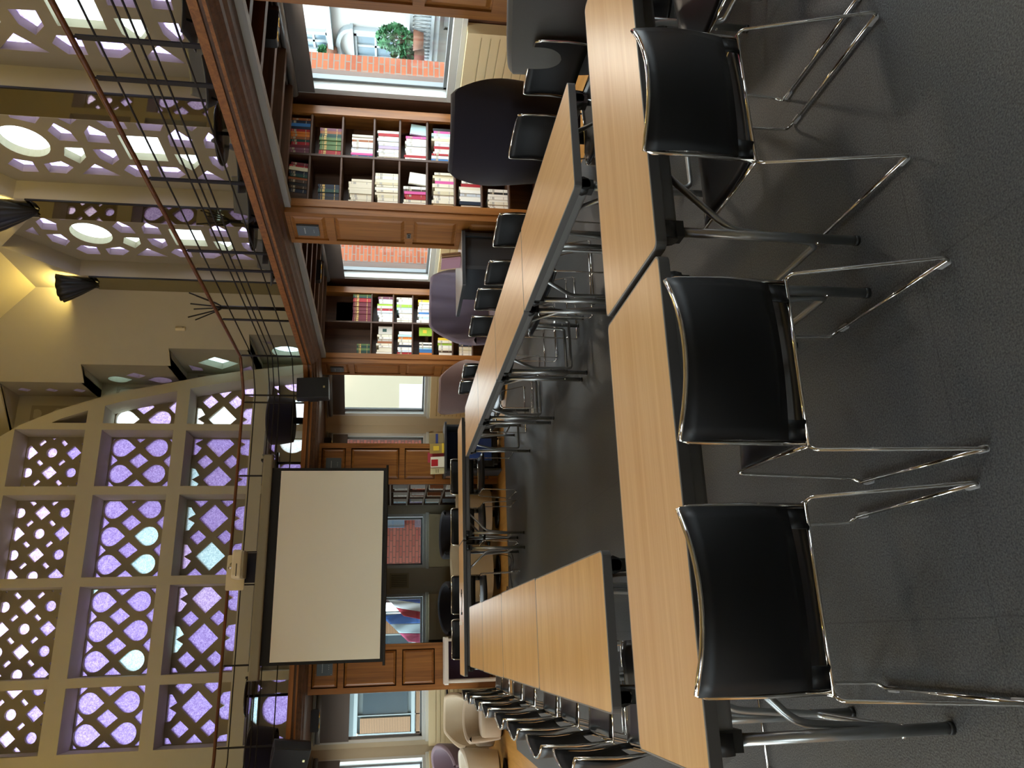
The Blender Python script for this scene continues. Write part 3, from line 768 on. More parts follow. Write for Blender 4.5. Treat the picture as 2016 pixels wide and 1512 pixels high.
# the two far piers with their side bookcases
def far_pier(x0, x1, label, side_shelves):
    y0, y1 = 11.45, YB
    t = thing('oak_pier', label, 'pier', (0, 0, 0), 0, 'oak panelled piers of the far wall')
    Mf = Matrix(((1, 0, 0, x0), (0, 0, -1, y0), (0, 1, 0, 0), (0, 0, 0, 1)))
    m = MB(); panelled(m, Mf, x1-x0, ZON, 0, 2.70); m.build('front_panel', OAK, t)
    m = MB(); m.box(x0+(.30 if side_shelves else 0), x1, y0, y1, 0, 2.70); m.box(x0, x1, y0, y0+.04, 0, 2.70); m.build('core', OAKD, t)
    if side_shelves:
        for k in range(4): y = y0+.04+k*.605; mm = MB(); mm.box(x0, x0+.30, y-.012, y+.012, 0, 2.7); mm.build('divider', OAKDX, t)
        for z in (.25, .52, .79, 1.07, 1.345, 1.62, 1.9, 2.18, 2.45): mm = MB(); mm.box(x0+.0, x0+.30, y0+.04, y1-.02, z-.022, z); mm.build('shelf', plain('shelf_edge_%d' % int(z*100), '#8b7a69', .5), t)
    return t
far_pier(2.21, 2.83, 'oak panelled pier with blue plaque, right of the projection screen', True)
far_pier(-.66, -.04, 'oak panelled pier with grey plaque, left of the projection screen', False)
rb2 = random.Random(5)
FB = {0: ([W_, CR, GY], [W_, CR, W_], [PB, SK, W_]), 1: ([RD, OR, W_], [CR, TA, W_], [LI, PB, W_]), 2: ([W_, CR, TA], [CR, BU, TA], [SK, CR, W_]), 3: ([W_, CR], [GY, W_], [W_, PB])}
for r, z in enumerate((1.345, 1.07, .79, .52)):
    for c_ in range(3):
        Mx = Matrix(((0, 1, 0, 2.23), (-1, 0, 0, 11.50+.605*(c_+1)-.02), (0, 0, 1, 0), (0, 0, 0, 1)))
        row(Mx, FB[r][2-c_ if False else c_], .16, z, .19, .23, '%s shelf, %s cell, side of far right pier' % (ORD[r], ['near', 'middle', 'back'][c_]), gilt=0)

# plaques on the piers (lettering as small raised lines, unreadable in the photo)
PLQ = plain('plaque_grey', '#5f6b74', .35, metal=.4); PLT = plain('plaque_print', '#b9c2c6', .5)
def plaque(M, label, w_=.20, h=.22):
    t = thing('wall_plaque', label, 'sign')
    m = MB(); m.rbox(0, w_, 0, h, 0, .02, .004, 2, M); m.build('plate', PLQ, t)
    m = MB()
    for k in range(9): m.box(w_*.2+k*w_*.066, w_*.2+k*w_*.066+w_*.045, h*.62, h*.67, .02, .0205, M)
    for k in range(3): m.box(w_*.38+k*.025, w_*.38+k*.025+.008, h*.22, h*.26, .02, .0205, M)
    m.build('lettering', PLT, t)
    m = MB()
    for x in (.015, w_-.015): m.tube([M @ Vector((x, .015, .02)), M @ Vector((x, .015, .024))], .005, 8)
    m.build('screws', CHROME, t)
plaque(Matrix(((0, 0, -1, 4.026), (1, 0, 0, 7.09), (0, 1, 0, 2.35), (0, 0, 0, 1))) , 'grey plaque on the oak bookcase end left of nearer bookcase shelves')
plaque(Matrix(((0, 0, -1, 4.026), (1, 0, 0, 11.39), (0, 1, 0, 2.35), (0, 0, 0, 1))), 'dark plaque on oak bookcase end below the corner loudspeaker', .2, .20)
plaque(Matrix(((1, 0, 0, 2.40), (0, 0, -1, 11.425), (0, 1, 0, 2.33), (0, 0, 0, 1))), 'blue grey plaque on the pier right of screen')
plaque(Matrix(((1, 0, 0, -.42), (0, 0, -1, 11.425), (0, 1, 0, 2.34), (0, 0, 0, 1))), 'grey plaque on the pier left of screen', .20, .21)
t = thing('light_switch', 'small steel switch plate on the oak bookcase end above the dark desk', 'switch')
m = MB(); m.box(4.02, 4.03, 7.19, 7.28, 1.42, 1.462); m.build('plate', BEAMM, t)
m = MB(); m.box(4.015, 4.02, 7.21, 7.225, 1.43, 1.45); m.box(4.015, 4.02, 7.245, 7.26, 1.43, 1.45); m.build('rocker', BLACKP, t)

# ================================================================== TABLES
def round_slab(m, w_, d, z0, z1, r=.03):
    m.rbox(-w_/2, w_/2, -d/2, d/2, z0, z1, r, 5)
def make_table(length, label, group, mat=None, depth=.60):
    t = thing('folding_table', label, 'table', (0, 0, 0), 0, group)
    L = length/2; D = depth/2
    m = MB(); round_slab(m, length-.012, depth-.012, .716, .7402, .022); m.build('tabletop', mat or BEECH, t)
    m = MB(); out = []
    def rr(hx, hy, r, n=5):
        P = []
        for cx, cy, a in ((hx-r, hy-r, 0), (-hx+r, hy-r, 90), (-hx+r, -hy+r, 180), (hx-r, -hy+r, 270)):
            for k in range(n+1): q = math.radians(a+90*k/n); P.append((cx+r*math.cos(q), cy+r*math.sin(q)))
        return P
    m.holed(rr(L-.001, D-.001, .027), [rr(L-.007, D-.007, .021)], .7375, .7402); m.build('edge_rim', GREYEDGE, t)
    m = MB(); m.holed(rr(L, D, .028), [rr(L-.02, D-.02, .012)], .704, .7378); m.build('edge_band', BEAMD, t)
    for s in (-1, 1):
        m = MB(); m.rbox(-L+.05, L-.05, s*(D-.055)-.022, s*(D-.055)+.022, .648, .704, .012, 3, axis=0); m.build('side_rail', BEAMM, t)
        for e in (-1, 1):
            x = e*(L-.085); y = s*(D-.055)
            h = MB(); h.tube([(x-e*-.035, y, .682), (x-e*.02, y, .682)], .037, 8); h.box(x-.028, x+.028, y-.026, y+.026, .63, .715)
            h.build('corner_hub', BLACKP, t)
            l = MB(); l.tube([(x, y, .64), (x, y, .012)], .0165, 12); l.tube([(x, y, .012), (x, y, 0)], .018, 12); lg = l.build('leg', LEGM, t)
            l = MB(); l.tube([(x, y, .0), (x, y, .016)], .0185, 12); l.build('foot_cap', BLACKP, lg)
    for e in (-1, 1):
        x = e*(L-.085); x2 = e*(L-.33)
        y = D-.055
        l = MB(); l.tube([(x2, y-.02, .67), (x-e*.03, y-.02, .45), (x-e*.005, y-.035, .15), (x, y-.05, .13), (x, -y+.05, .13), (x-e*.005, -y+.035, .15), (x-e*.03, -y+.02, .45), (x2, -y+.02, .67)], .012, 10, corner=.05)
        l.build('folding_brace', LEGM, t)
        l = MB(); l.tube([(x2, -y, .675), (x2, y, .675)], .012, 8); l.build('cross_tube', BEAMD, t)
        l = MB()
        for s in (-1, 1): l.tube([(x-e*.018, s*y, .15), (x+e*.02, s*y, .15)], .006, 8)
        l.build('bolt', CHROME, t)
    return t
G_T = 'beech folding tables set round in a rectangle'
tN = make_table(1.50, 'near folding table at left, behind the two leftmost foreground chairs', G_T)
tN.location = (.385, 2.379, 0)
tN2 = make_table(1.50, 'near folding table at right, with the rightmost foreground chairs', G_T); tN2.location = (1.914, 2.372, 0); tN2.rotation_euler.z = -.012
ys = [2.985, 4.48, 5.94, 7.25, 8.47]
labs = ['first table of the left row, closest to the foreground tables', 'second table of the left row, counting from the foreground', 'third table of the left row, counting from the foreground', 'last table of the left row, next to the far cross tables']
for i in range(4):
    t = make_table(ys[i+1]-ys[i]-.004, labs[i], G_T, BEECH2); t.location = (.015, (ys[i]+ys[i+1])/2, 0); t.rotation_euler.z = PI/2
    if i % 2: t.location.x += .004
yr = [3.03, 4.495, 5.89, 7.26, 8.66]
labs = ['first table of the right row, its free end nearest the foreground', 'second table of the right row, in front of dark purple armchair chairs', 'third table of the right row, beside the mauve armchair chairs', 'last table of the right row, reflecting bright window light']
for i in range(4):
    t = make_table(yr[i+1]-yr[i]-.004, labs[i], G_T); t.location = (2.285, (yr[i]+yr[i+1])/2, 0); t.rotation_euler.z = PI/2
t = make_table(1.50, 'far cross table at left, with cables lying on it', G_T); t.location = (.345, 9.43, 0)
t = make_table(1.50, 'far cross table at right, running behind the end of right row', G_T); t.location = (1.85, 9.43, 0)

# ================================================================== STACKING CHAIRS
def make_chair():
    t = thing('stacking_chair', 'x', 'chair')
    # seat shell with gentle dish and turned front edge
    def seat(u, v):
        x = (u-.5)*.45; y = -.155+v*.445
        z = .452-.016*math.sin(PI*v)*1.0-.010*(1-(2*u-1)**2)-(.03*max(0, v-.86)/.14)*1.0
        return (x, y, z)
    m = MB(); m.grid(seat, 10, 12); m.build('seat', SHELL, t, solid=.011)
    def by(u, v): return -.172-.078*(1-(2*u-1)**2)*(.30+.70*v)-.018*math.sin(PI*v)+.0*v
    def back(u, v): return ((u-.5)*(.455+.01*v), by(u, v), .505+v*.30)
    m = MB()
    # back pan: full width sheet with a long slot low down
    m.grid(lambda u, v: back(u, v), 14, 8)
    for (a, b_) in ((0, .12), (.88, 1)):
        m.grid(lambda u, v, a=a, b_=b_: ((a+(b_-a)*u-.5)*.455, -.168-.03*(1-(2*(a+(b_-a)*u)-1)**2)+.006*(1-v), .448+v*.057), 2, 2)
    m.build('backrest', SHELLB, t, solid=.009)
    fr = MB(); P = [(-.24, -.165, .455)]+[back(0, v/4) for v in range(4)]
    top = [back(u/12, 1) for u in range(13)]
    lf = [(-.2365, -.168, .452), (-.2345, -.176, .65), (-.2335, -.172, .795)]
    top = [(x*1.0, y, .812-.010*(1-(x/.2325)**2)) for x, y, z in top]
    path = [(-.2365, -.166, .452), (-.2365, -.178, .64), (-.2345, -.172, .78)]+[(-.226, -.1715, .808)]+top[1:-1]+[(.226, -.1715, .808), (.2345, -.172, .78), (.2365, -.178, .64), (.2365, -.166, .452)]
    fr.tube(path, .0072, 8); fr.build('back_frame', CHROME, t)
    cb = MB(); cb.tube([(-.243, -.172, .447), (.243, -.172, .447)], .0062, 8); cb.build('rear_crossbar', CHROME, t)
    for s in (-1, 1):
        sf = MB(); sf.tube([(s*.243, -.172, .447), (s*.234, .0, .437), (s*.232, .285, .438)], .0058, 8); sf.build('seat_side_rod', CHROME, t)
        rl = MB(); rl.tube([(s*.243, -.172, .447), (s*.256, -.186, .435), (s*.274, -.292, .022), (s*.272, -.285, .010)], .0058, 8, corner=.02); rl.build('leg', CHROME, t)
        fl = MB(); fl.tube([(s*.232, .285, .438), (s*.238, .289, .425), (s*.252, .297, .03), (s*.268, .287, .010)], .0058, 8, corner=.02); fl.build('leg', CHROME, t)
        rn = MB(); rn.tube([(s*.272, -.285, .010), (s*.268, .287, .010)], .0058, 8); rn.build('runner', CHROME, t)
        for y in (-.262, .25):
            g = MB(); g.rbox(s*.270-.009, s*.270+.009, y-.022, y+.022, 0, .012, .006, 3); g.build('glide', RUBBER, t)
    return t
chair0 = make_chair()
NEARC = [(.078, 2.115, .0, 'black stacking chair in the foreground, leftmost, its back nearly filling the near table edge'),
         (.712, 2.045, -.03, 'black stacking chair in the foreground, middle one of the three backs'),
         (1.632, 2.10, .0, 'black stacking chair in the foreground, rightmost back, by floor runners in full view'),
         (2.31, 2.13, .0, 'black stacking chair whose blue lit seat is cut off at the frame edge')]
GC = 'black stacking chairs with chrome wire frames'
chair0.location = NEARC[0][:3] and (NEARC[0][0], NEARC[0][1], 0); chair0['label'] = NEARC[0][3]; chair0['group'] = GC
for x, y, a, l in NEARC[1:]: dup(chair0, (x, y, 0), a, l, GC)
LYS = [8.45, 7.95, 7.185, 6.56, 5.71, 5.09, 4.335, 3.59]
pos = ['last', 'second from last', 'third from last', 'fourth from last', 'fifth from last', 'sixth from last', 'second nearest', 'nearest']
for k, y in enumerate(LYS):
    dup(chair0, (-.345+(.03 if k in (7,) else 0), y, 0), -PI/2+(.05 if k == 7 else 0), 'black stacking chair on the outer side of the left table row, %s one' % pos[k], GC)
RYS = [(3.615, 3.15), (4.23, 3.13), (5.14, 2.955), (5.745, 2.89), (6.585, 3.035), (7.165, 3.005), (8.01, 2.81), (8.48, 2.78)]
pos = ['nearest', 'second nearest', 'third nearest', 'fourth nearest', 'fifth nearest', 'third from last', 'second from last', 'last']
for k, (y, x) in enumerate(RYS):
    dup(chair0, (x-.185, y, 0), PI/2+.04*((k % 3)-1), 'black stacking chair along the window side of the right table row, %s one' % pos[k], GC)
FXS = [(2.04, 'rightmost'), (1.387, 'second from the right'), (.52, 'second from the left'), (-.005, 'leftmost')]
for x, p in FXS:
    dup(chair0, (x, 9.90, 0), PI+.06*math.sin(x*9), 'black stacking chair behind the far cross tables facing the camera, %s' % p, GC)

# ================================================================== RAILING
RAILP = inner(3.90, 11.10, .42)
def rail_path(z, r=RAILP): return [(x, y, z) for x, y in r]
t = thing('balustrade', 'black iron gallery balustrade with thin wires and a wooden handrail', 'railing')
m = MB(); m.tube(rail_path(3.735), .021, 10, corner=.04); m.build('handrail', HANDR, t)
for z in (3.57, 3.365, 3.30, 3.225, 3.025):
    m = MB(); m.tube(rail_path(z), .008, 6, corner=.02); m.build('rail_wire', IRON, t)
def post(x, y, ax):
    m = MB()
    if ax == 'x': m.box(x-.006, x+.006, y-.022, y+.022, ZG, 3.70)
    else: m.box(x-.012, x+.012, y-.005, y+.005, ZG, 3.70)
    m.tube([(x, y, 3.69), (x, y, 3.725)], .009, 6); m.build('post', IRON, t)
for y in (.9, 2.7, 3.3, 4.52, 4.92, 6.2, 7.52, 7.94, 9.33, 10.63): post(3.90, y, 'x')
for x in (3.46, 3.35, 2.27, 1.08, -.24, -1.22): post(x, 11.10, 'y')
m = MB(); m.box(3.65, 3.70, 10.86, 10.90, ZG, 3.7)

# ================================================================== SCREEN, PROJECTOR, LOUDSPEAKERS
t = thing('projection_screen', 'pull down white projection screen with black borders in grey case', 'screen')
YSC = 10.86
m = MB(); m.rbox(-.42, 2.50, YSC-.06, YSC+.11, 3.22, 3.345, .02, 3, axis=0); m.build('case', CASE, t)
m = MB(); m.box(-.43, -.42, YSC-.065, YSC+.115, 3.21, 3.36); m.box(2.50, 2.51, YSC-.065, YSC+.115, 3.21, 3.36); m.build('end_cap', BEAMM, t)
m = MB(); m.box(-.255, 2.33, YSC, YSC+.003, 1.66, 3.22); m.build('black_border', plain('screen_black', '#131313', .8), t)
m = MB(); m.box(-.215, 2.29, YSC-.002, YSC, 1.70, 3.10); m.build('white_surface', SCREENW, t)
m = MB(); m.rbox(-.30, 2.37, YSC-.012, YSC+.016, 1.63, 1.665, .01, 3, axis=0); m.build('bottom_bar', BLACKP, t)
m = MB()
for x in (-.39, 2.47): m.box(x-.015, x+.015, YSC+.10, 11.07, 3.24, 3.40)
m.build('bracket', IRON, t)
t = thing('projector', 'cream ultra short throw projector on a bracket above the screen', 'projector')
m = MB(); m.rbox(.70, 1.16, 10.93, 10.955, 3.50, 3.735, .02, 3, axis=1); m.build('mounting_plate', CREAM, t)
m = MB(); m.rbox(.83, 1.20, 10.62, 10.92, 3.50, 3.62, .05, 5); m.build('body', CREAM, t, bevel=.02)
m = MB(); m.rbox(.84, 1.19, 10.63, 10.91, 3.475, 3.50, .05, 5); m.build('underside', plain('projector_grey', '#9b9377', .5), t)
m = MB(); m.box(.86, 1.02, 10.615, 10.622, 3.55, 3.56); m.build('vent_slot', BLACKP, t)
m = MB(); m.tube([(.98, 10.80, 3.62), (.98, 10.80, 3.68), (1.0, 10.92, 3.70)], .016, 8, corner=.02); m.tube([(1.06, 10.80, 3.62), (1.04, 10.92, 3.69)], .012, 8); m.build('arm', CHROME, t)
t = thing('control_panel', 'black rectangular panel behind the projection screen case below projector', 'panel')
m = MB(); m.box(.80, 1.19, 10.99, 11.02, 3.30, 3.51); m.build('face', plain('navy_black', '#1c1d27', .4), t)
m = MB()
for x in (.775, 1.205): m.box(x-.008, x+.008, 10.985, 11.03, 3.30, 3.53)
m.build('bracket', IRON, t)
def speaker(loc, rz, label, tilt=0, rx=0):
    t = thing('loudspeaker', label, 'speaker', loc, rz, 'black loudspeakers at the gallery corners')
    t.rotation_euler = (rx, tilt, rz)
    prof = [(-.155, -.12), (.155, -.12), (.155, .02), (.09, .13), (-.09, .13), (-.155, .02)]
    m = MB(); m.prism(prof, -.22, .22); m.build('cabinet', plain('speaker_black', '#1b1d20', .5), t, bevel=.008)
    m = MB(); m.rbox(-.148, .148, -.13, -.12, -.212, .212, .012, 3, axis=1); m.build('grille', plain('speaker_cloth', '#101214', .7, bump=.4, bscale=900), t)
    m = MB(); m.box(-.015, .015, -.134, -.13, -.17, -.145); m.build('badge', plain('badge_pale', '#d8cf9a', .4, metal=.6), t)
    m = MB(); m.rbox(-.07, .07, -.05, .02, .219, .226, .03, 4); m.build('carry_handle', BLACKP, t)
    m = MB(); m.tube([(-.0, .12, 0), (0, .24, 0)], .018, 8); m.tube([(-.1, .15, .06), (-.1, .15, -.06)], .01, 6); m.build('mount', IRON, t)
    return t
speaker((3.42, 10.72, 2.71), .10, 'black loudspeaker at right corner of the gallery above tall bookcase', -.05)
speaker((-1.27, 10.72, 2.76), -.55, 'black tilted loudspeaker at left corner of the gallery edge', .22, .12)

# ================================================================== SCONCES, GALLERY DETAILS
def sconce(loc, rz, label, group='fluted metal wall lamps high on the piers'):
    t = thing('wall_lamp', label, 'lamp', loc, rz, group)
    def mod(a, i): return 1+(.07 if i > 0 else .03)*abs(math.sin(a*6.5))*(.4+i*.25)
    prof = [(.004, 0), (.06, .05), (.16, .24), (.235, .40), (.27, .50)]
    m = MB(); m.lathe(prof, 64, None, PI*.5, PI*1.5, mod); m.build('fluted_shade', PEWTER, t, solid=.006)
    m = MB(); m.box(-.004, .0, -.16, .16, .05, .46); m.build('back_plate', PEWTER, t)
    m = MB(); m.lathe([(.02, .20), (.05, .24), (.05, .36), (.02, .38)], 14, Matrix.Translation((-.09, 0, 0))); m.build('bulb', BULB, t)
    return t
BULB = bpy.data.materials.new('bulb_glow'); BULB.use_nodes = True
_n = BULB.node_tree; _n.nodes.remove(_n.nodes['Principled BSDF']); _e = _n.nodes.new('ShaderNodeEmission'); _e.inputs[0].default_value = (1, .8, .42, 1); _e.inputs[1].default_value = 30; _n.links.new(_e.outputs[0], _n.nodes['Material Output'].inputs[0])
sconce((5.225, 11.25, 5.97), 0, 'fluted dark metal uplighter at the smooth corner wall, glowing yellow above')
sconce((5.225, 9.16, 5.97), 0, 'fluted dark metal uplighter between the lattice windows at the picture edge')
SCL = [(5.1, 11.25), (5.1, 9.16), (5.1, 7.06), (5.1, 4.96), (5.1, 2.86)]
t = thing('smoke_detector', 'small cream detector box on the smooth upper corner wall', 'sensor', (4.80, CU-4.80, 4.86), PI/4+PI)
m = MB(); m.rbox(-.05, .05, 0, .045, 0, .15, .008, 3, axis=1); m.build('housing', CREAM, t)
m = MB(); m.tube([(0, .045, .04), (0, .05, .04)], .02, 12); m.build('lens', plain('sensor_lens', '#8c8570', .3), t)
# coat stand on the gallery
t = thing('coat_stand', 'black branching coat stand on the gallery behind the railing', 'coat stand', (4.55, 10.45, ZG))
m = MB()
m.tube([(0, 0, .25), (0, 0, 1.15)], .028, 8)
for k in range(3):
    a = 2*PI*k/3; m.tube([(0, 0, .35), (.05*math.cos(a), .05*math.sin(a), .12), (.22*math.cos(a), .22*math.sin(a), 0)], .014, 6)
m.build('trunk', IRON, t)
for k in range(6):
    a = 2*PI*k/6+.3; q = MB(); q.tube([(0, 0, 1.1), (.06*math.cos(a), .06*math.sin(a), 1.2), (.2*math.cos(a), .2*math.sin(a), 1.50+.05*(k % 2))], .010, 6); q.build('branch', IRON, t)
# gallery chairs: moulded grey shells
GSH = plain('grey_moulded_shell', '#5d6064', .45); 
def shell_chair(loc, rz, label):
    t = thing('shell_chair', label, 'chair', loc, rz, 'grey moulded chairs on the gallery')
    def sf(u, v):
        x = (u-.5)*(.46-.10*abs(v-.45)); 
        if v < .5: y = .24-v*.82; z = .46-.02*math.sin(PI*v*2)+.02*(2*u-1)**2
        else: w2 = (v-.5)*2; y = -.17-.08*w2-.03*(1-(2*u-1)**2); z = .46+.40*w2+.03*(1-w2)*(2*u-1)**2
        return (x, y, z)
    m = MB(); m.grid(sf, 8, 16); m.build('shell', GSH, t, solid=.02)
    for sx in (-1, 1):
        for sy in (-1, 1): m = MB(); m.tube([(sx*.14, sy*.12, .45), (sx*.21, sy*.22, 0)], .011, 8); m.build('leg', IRON, t)
    return t
def cafe_table(loc, label, r=.30, h=.74, grp='small round tables on the gallery'):
    t = thing('round_table', label, 'table', loc, 0, grp)
    m = MB(); m.lathe([(0, h-.02), (r-.01, h-.02), (r, h-.012), (r, h), (0, h)], 32); m.build('tabletop', plain('table_disc_%d' % int(loc[1]*10), '#2c2c30', .15, spec=.6), t)
    m = MB(); m.tube([(0, 0, .02), (0, 0, h-.02)], .02, 10); m.build('pedestal', IRON, t)
    m = MB(); m.lathe([(0, 0), (.2, 0), (.2, .015), (0, .02)], 24); m.build('foot', IRON, t)
    return t
for k, (x, y, rz, l) in enumerate([(4.42, 5.0, 1.2, 'grey moulded chair behind the nearest railing post'), (4.42, 5.75, 2.3, 'grey moulded chair on gallery beside first pier glass strip'),
      (4.45, 7.15, 1.0, 'grey moulded chair on gallery below the middle lattice window'), (4.45, 7.75, 2.4, 'second grey moulded chair below the middle lattice window'),
      (4.45, 8.75, 1.1, 'grey moulded chair on gallery nearest to the far round table'), (4.5, 9.35, 2.2, 'last grey moulded chair on gallery before the coat stand')]):
    c0 = shell_chair((x+.22, y, ZG), rz, l) if k == 0 else dup(c0, (x+.22, y, ZG), rz, l)
    c0.scale = (1.0, 1.0, .62)
cafe_table((4.62, 4.45, ZG), 'round table at the picture edge on the gallery', .3, .40)
cafe_table((4.62, 6.5, ZG), 'round table on the gallery between the pairs of grey chairs', .3, .36)
cafe_table((4.62, 8.25, ZG), 'round table on the gallery under the farthest lattice window', .28, .36)
cafe_table((2.62, 11.85, ZG), 'round glass table on the far gallery right of the screen', .17, .44)
cafe_table((-.66, 11.85, ZG), 'round glass table on the far gallery left of the screen', .27, .64)

# ================================================================== LOUNGE FURNITURE
def lounge(loc, rz, c, label, R=.40, seat_z=.40, back=.95, arm=.62, c2=None, ch=False, wing=False, group=None, name='armchair', zb=.22, pw=1.0, cat='armchair'):
    t = thing(name, label, cat, loc, rz, group)
    fm = 'felt_'+c.strip('#'); mat = MATS.get(fm) or fabric(fm, c)
    m2 = mat if not c2 else (MATS.get('felt_'+c2.strip('#')) or fabric('felt_'+c2.strip('#'), c2))
    AM = math.radians(118)
    def top(a):
        k = max(0, math.cos(a*.5*1.25))**(2.2*pw) if not wing else max(0, min(1, (1.75-abs(a))/1.05))
        return arm+(back-arm)*k
    def sf(u, v, dr=0):
        a = (u-.5)*2*AM; z0 = zb; z = z0+(top(a)-z0)*v
        r = R*(1-.10*(1-v)**2)+(.13 if wing else .05)*v*math.cos(a*.6)*(top(a)-arm+.3)+dr
        if ch and dr < 0: r += .05*abs(math.sin((u-.5)*PI*7+PI/2*0))**.35*(1-abs(2*u-1)**3)*(.3+.7*v)-.02
        return (r*math.sin(a), -r*math.cos(a)*(1.0+.12*v*(top(a)-arm)), z)
    n = 44; h = 9
    m = MB(); m.grid(lambda u, v: sf(u, v, .025), n, h); m.grid(lambda u, v: sf(u, v, -.045), n, h)
    # rolled rim joining both skins, and the two front edges
    def rim(u, v):
        p = Vector(sf(u, 1, .025)); q = Vector(sf(u, 1, -.045)); c_ = p.lerp(q, v); c_.z += .028*math.sin(PI*v); return tuple(c_)
    m.grid(rim, n, 5)
    for ue in (0, 1): m.grid(lambda v, s_, ue=ue: tuple(Vector(sf(ue, v, .025)).lerp(Vector(sf(ue, v, -.045)), s_)+Vector((0, .02*math.sin(PI*s_), 0))), h, 4)
    m.build('shell', mat, t)
    prof = [(0, zb), (R*.86, zb), (R*.9, zb+.02), (R*.9, seat_z-.05), (R*.86, seat_z-.012), (R*.74, seat_z), (0, seat_z+.008)]
    m = MB(); m.lathe(prof, 30, Matrix.Translation((0, .05, 0))); m.build('seat_cushion', m2, t)
    m = MB(); m.lathe([(0, 0), (R*.62, 0), (R*.62, .02), (.05, .04), (.05, zb), (0, zb)], 24); m.build('swivel_base', BLACKP, t)
    return t
lounge((3.62, 3.56, 0), -.5, '#55534f', 'big dark grey felt armchair at the picture edge under the first window', .40, .42, .96, .80, pw=.5)
lounge((3.34, 2.66, 0), -.2, '#c4697c', 'pink armchair with dark red seat behind near right table, cut by the frame', .34, .42, .82, .74, c2='#6b1d20', pw=.5)
lounge((3.72, 5.0, 0), -.72, '#242029', 'dark purple winged high back armchair between window and right table row', .33, .42, 1.17, .56, wing=True)
lounge((3.80, 8.55, 0), 2.55, '#8c8296', 'mauve quilted high back armchair in front of the farther bookcase', .40, .42, 1.12, .60, ch=True, wing=True)
lounge((3.50, 10.62, 0), -.75, '#7c6663', 'dusty rose felt armchair below the slanted corner window', .34, .40, .93, .56, wing=True)
lounge((1.78, 11.55, 0), -.4, '#a59680', 'beige low tub chair behind far cross table, right one', .36, .38, .64, .60, zb=.12)
lounge((.92, 11.60, 0), .3, '#b3a488', 'beige low tub chair behind far cross table, beneath the brick window', .40, .38, .72, .62, zb=.12)
lounge((1.62, 12.68, 0), PI, '#4c4a4e', 'charcoal armchair against the radiator of the brick window', .36, .40, .77, .70, pw=.5)
lounge((.45, 12.5, 0), PI-.2, '#46454b', 'charcoal armchair against the radiator under the flags', .38, .40, .80, .66)
lounge((-1.12, 11.75, 0), PI-.3, '#b4a58c', 'beige tub chair with tall rounded back left of the left chair row', .33, .38, .76, .50, zb=.12, wing=True)
lounge((-1.86, 12.2, 0), PI-.6, '#6d5b64', 'mauve grey felt armchair at the slanted left corner radiator', .38, .40, .92, .62)
lounge((-1.72, 11.35, 0), 2.2, '#c9c2b2', 'pale cream tub chair nearest on the left, at the bottom picture edge', .28, .36, .60, .52, zb=.12)
lounge((-1.02, 11.02, 0), PI, '#a3927c', 'low beige tub chair between the side table and tall beige tub', .26, .38, .56, .5, zb=.12)
lounge((3.26, 11.75, ZG), 0, '#1b1728', 'dark purple armchair on far gallery right of screen', .34, .34, .56, .5, pw=.3)
lounge((-1.42, 11.9, ZG), .5, '#1b1728', 'dark purple armchair on far gallery left of screen', .34, .34, .56, .5, pw=.4)
# dark desk with books
DESKM = plain('anthracite_laminate', '#35383c', .4); DESKT = plain('desk_top_laminate', '#a9a6a4', .25)
t = thing('reception_desk', 'dark grey desk by the oak bookcase end with books on top', 'desk', (0, 0, 0))
m = MB(); m.rbox(3.36, 3.99, 6.98, 7.80, .872, .905, .02, 3); m.build('desktop', DESKM, t)
m = MB(); m.box(3.37, 3.98, 6.99, 7.79, .905, .908); m.build('top_surface', DESKT, t)
m = MB(); m.box(3.56, 3.60, 7.02, 7.76, 0, .872); m.box(3.94, 3.98, 7.02, 7.76, 0, .872); m.build('side_panel', DESKM, t)
m = MB(); m.box(3.60, 3.94, 7.05, 7.07, .05, .872); m.build('front_panel', plain('desk_panel_dark', '#24262a', .5), t)
def lean_book(M, w_, h, th, c, label, spot=None, grp=None):
    t = thing('magazine' if th < .012 else 'book', label, 'magazine' if th < .012 else 'book', (0, 0, 0)); t.matrix_world = M
    m = MB(); m.box(0, w_, 0, .002, 0, h); m.box(0, w_, th-.002, th, 0, h); m.box(0, .002, 0, th, 0, h); m.build('cover', bmat(c), t)
    m = MB(); m.box(.002, w_-.002, .002, th-.002, .002, h-.002); m.build('pages', PAGE, t)
    if spot:
        m = MB()
        for (a, b_, c0, d) in spot[1:]: m.box(w_*a, w_*b_, -.001, 0, h*c0, h*d)
        m.build('cover_picture', bmat(spot[0]), t)
def at(x, y, z, rz, tilt): return Matrix.Translation((x, y, z)) @ Matrix.Rotation(rz, 4, 'Z') @ Matrix.Rotation(tilt, 4, 'X')
for k, (dx, c) in enumerate([(0, '#b98fa0'), (.03, '#9a7a5a'), (.055, '#8a6a50')]):
    lean_book(at(3.72+dx, 7.10, .909, .25, 0) @ Matrix.Rotation(-.18, 4, 'Y') @ Matrix.Rotation(-PI/2*0, 4, 'Z'), .022, .20, .15, c, ['pink covered book leaning at the front of the small stack on dark desk', 'brown book in the middle of the leaning stack on the dark desk', 'dark brown book at the back of the leaning stack on dark desk'][k])
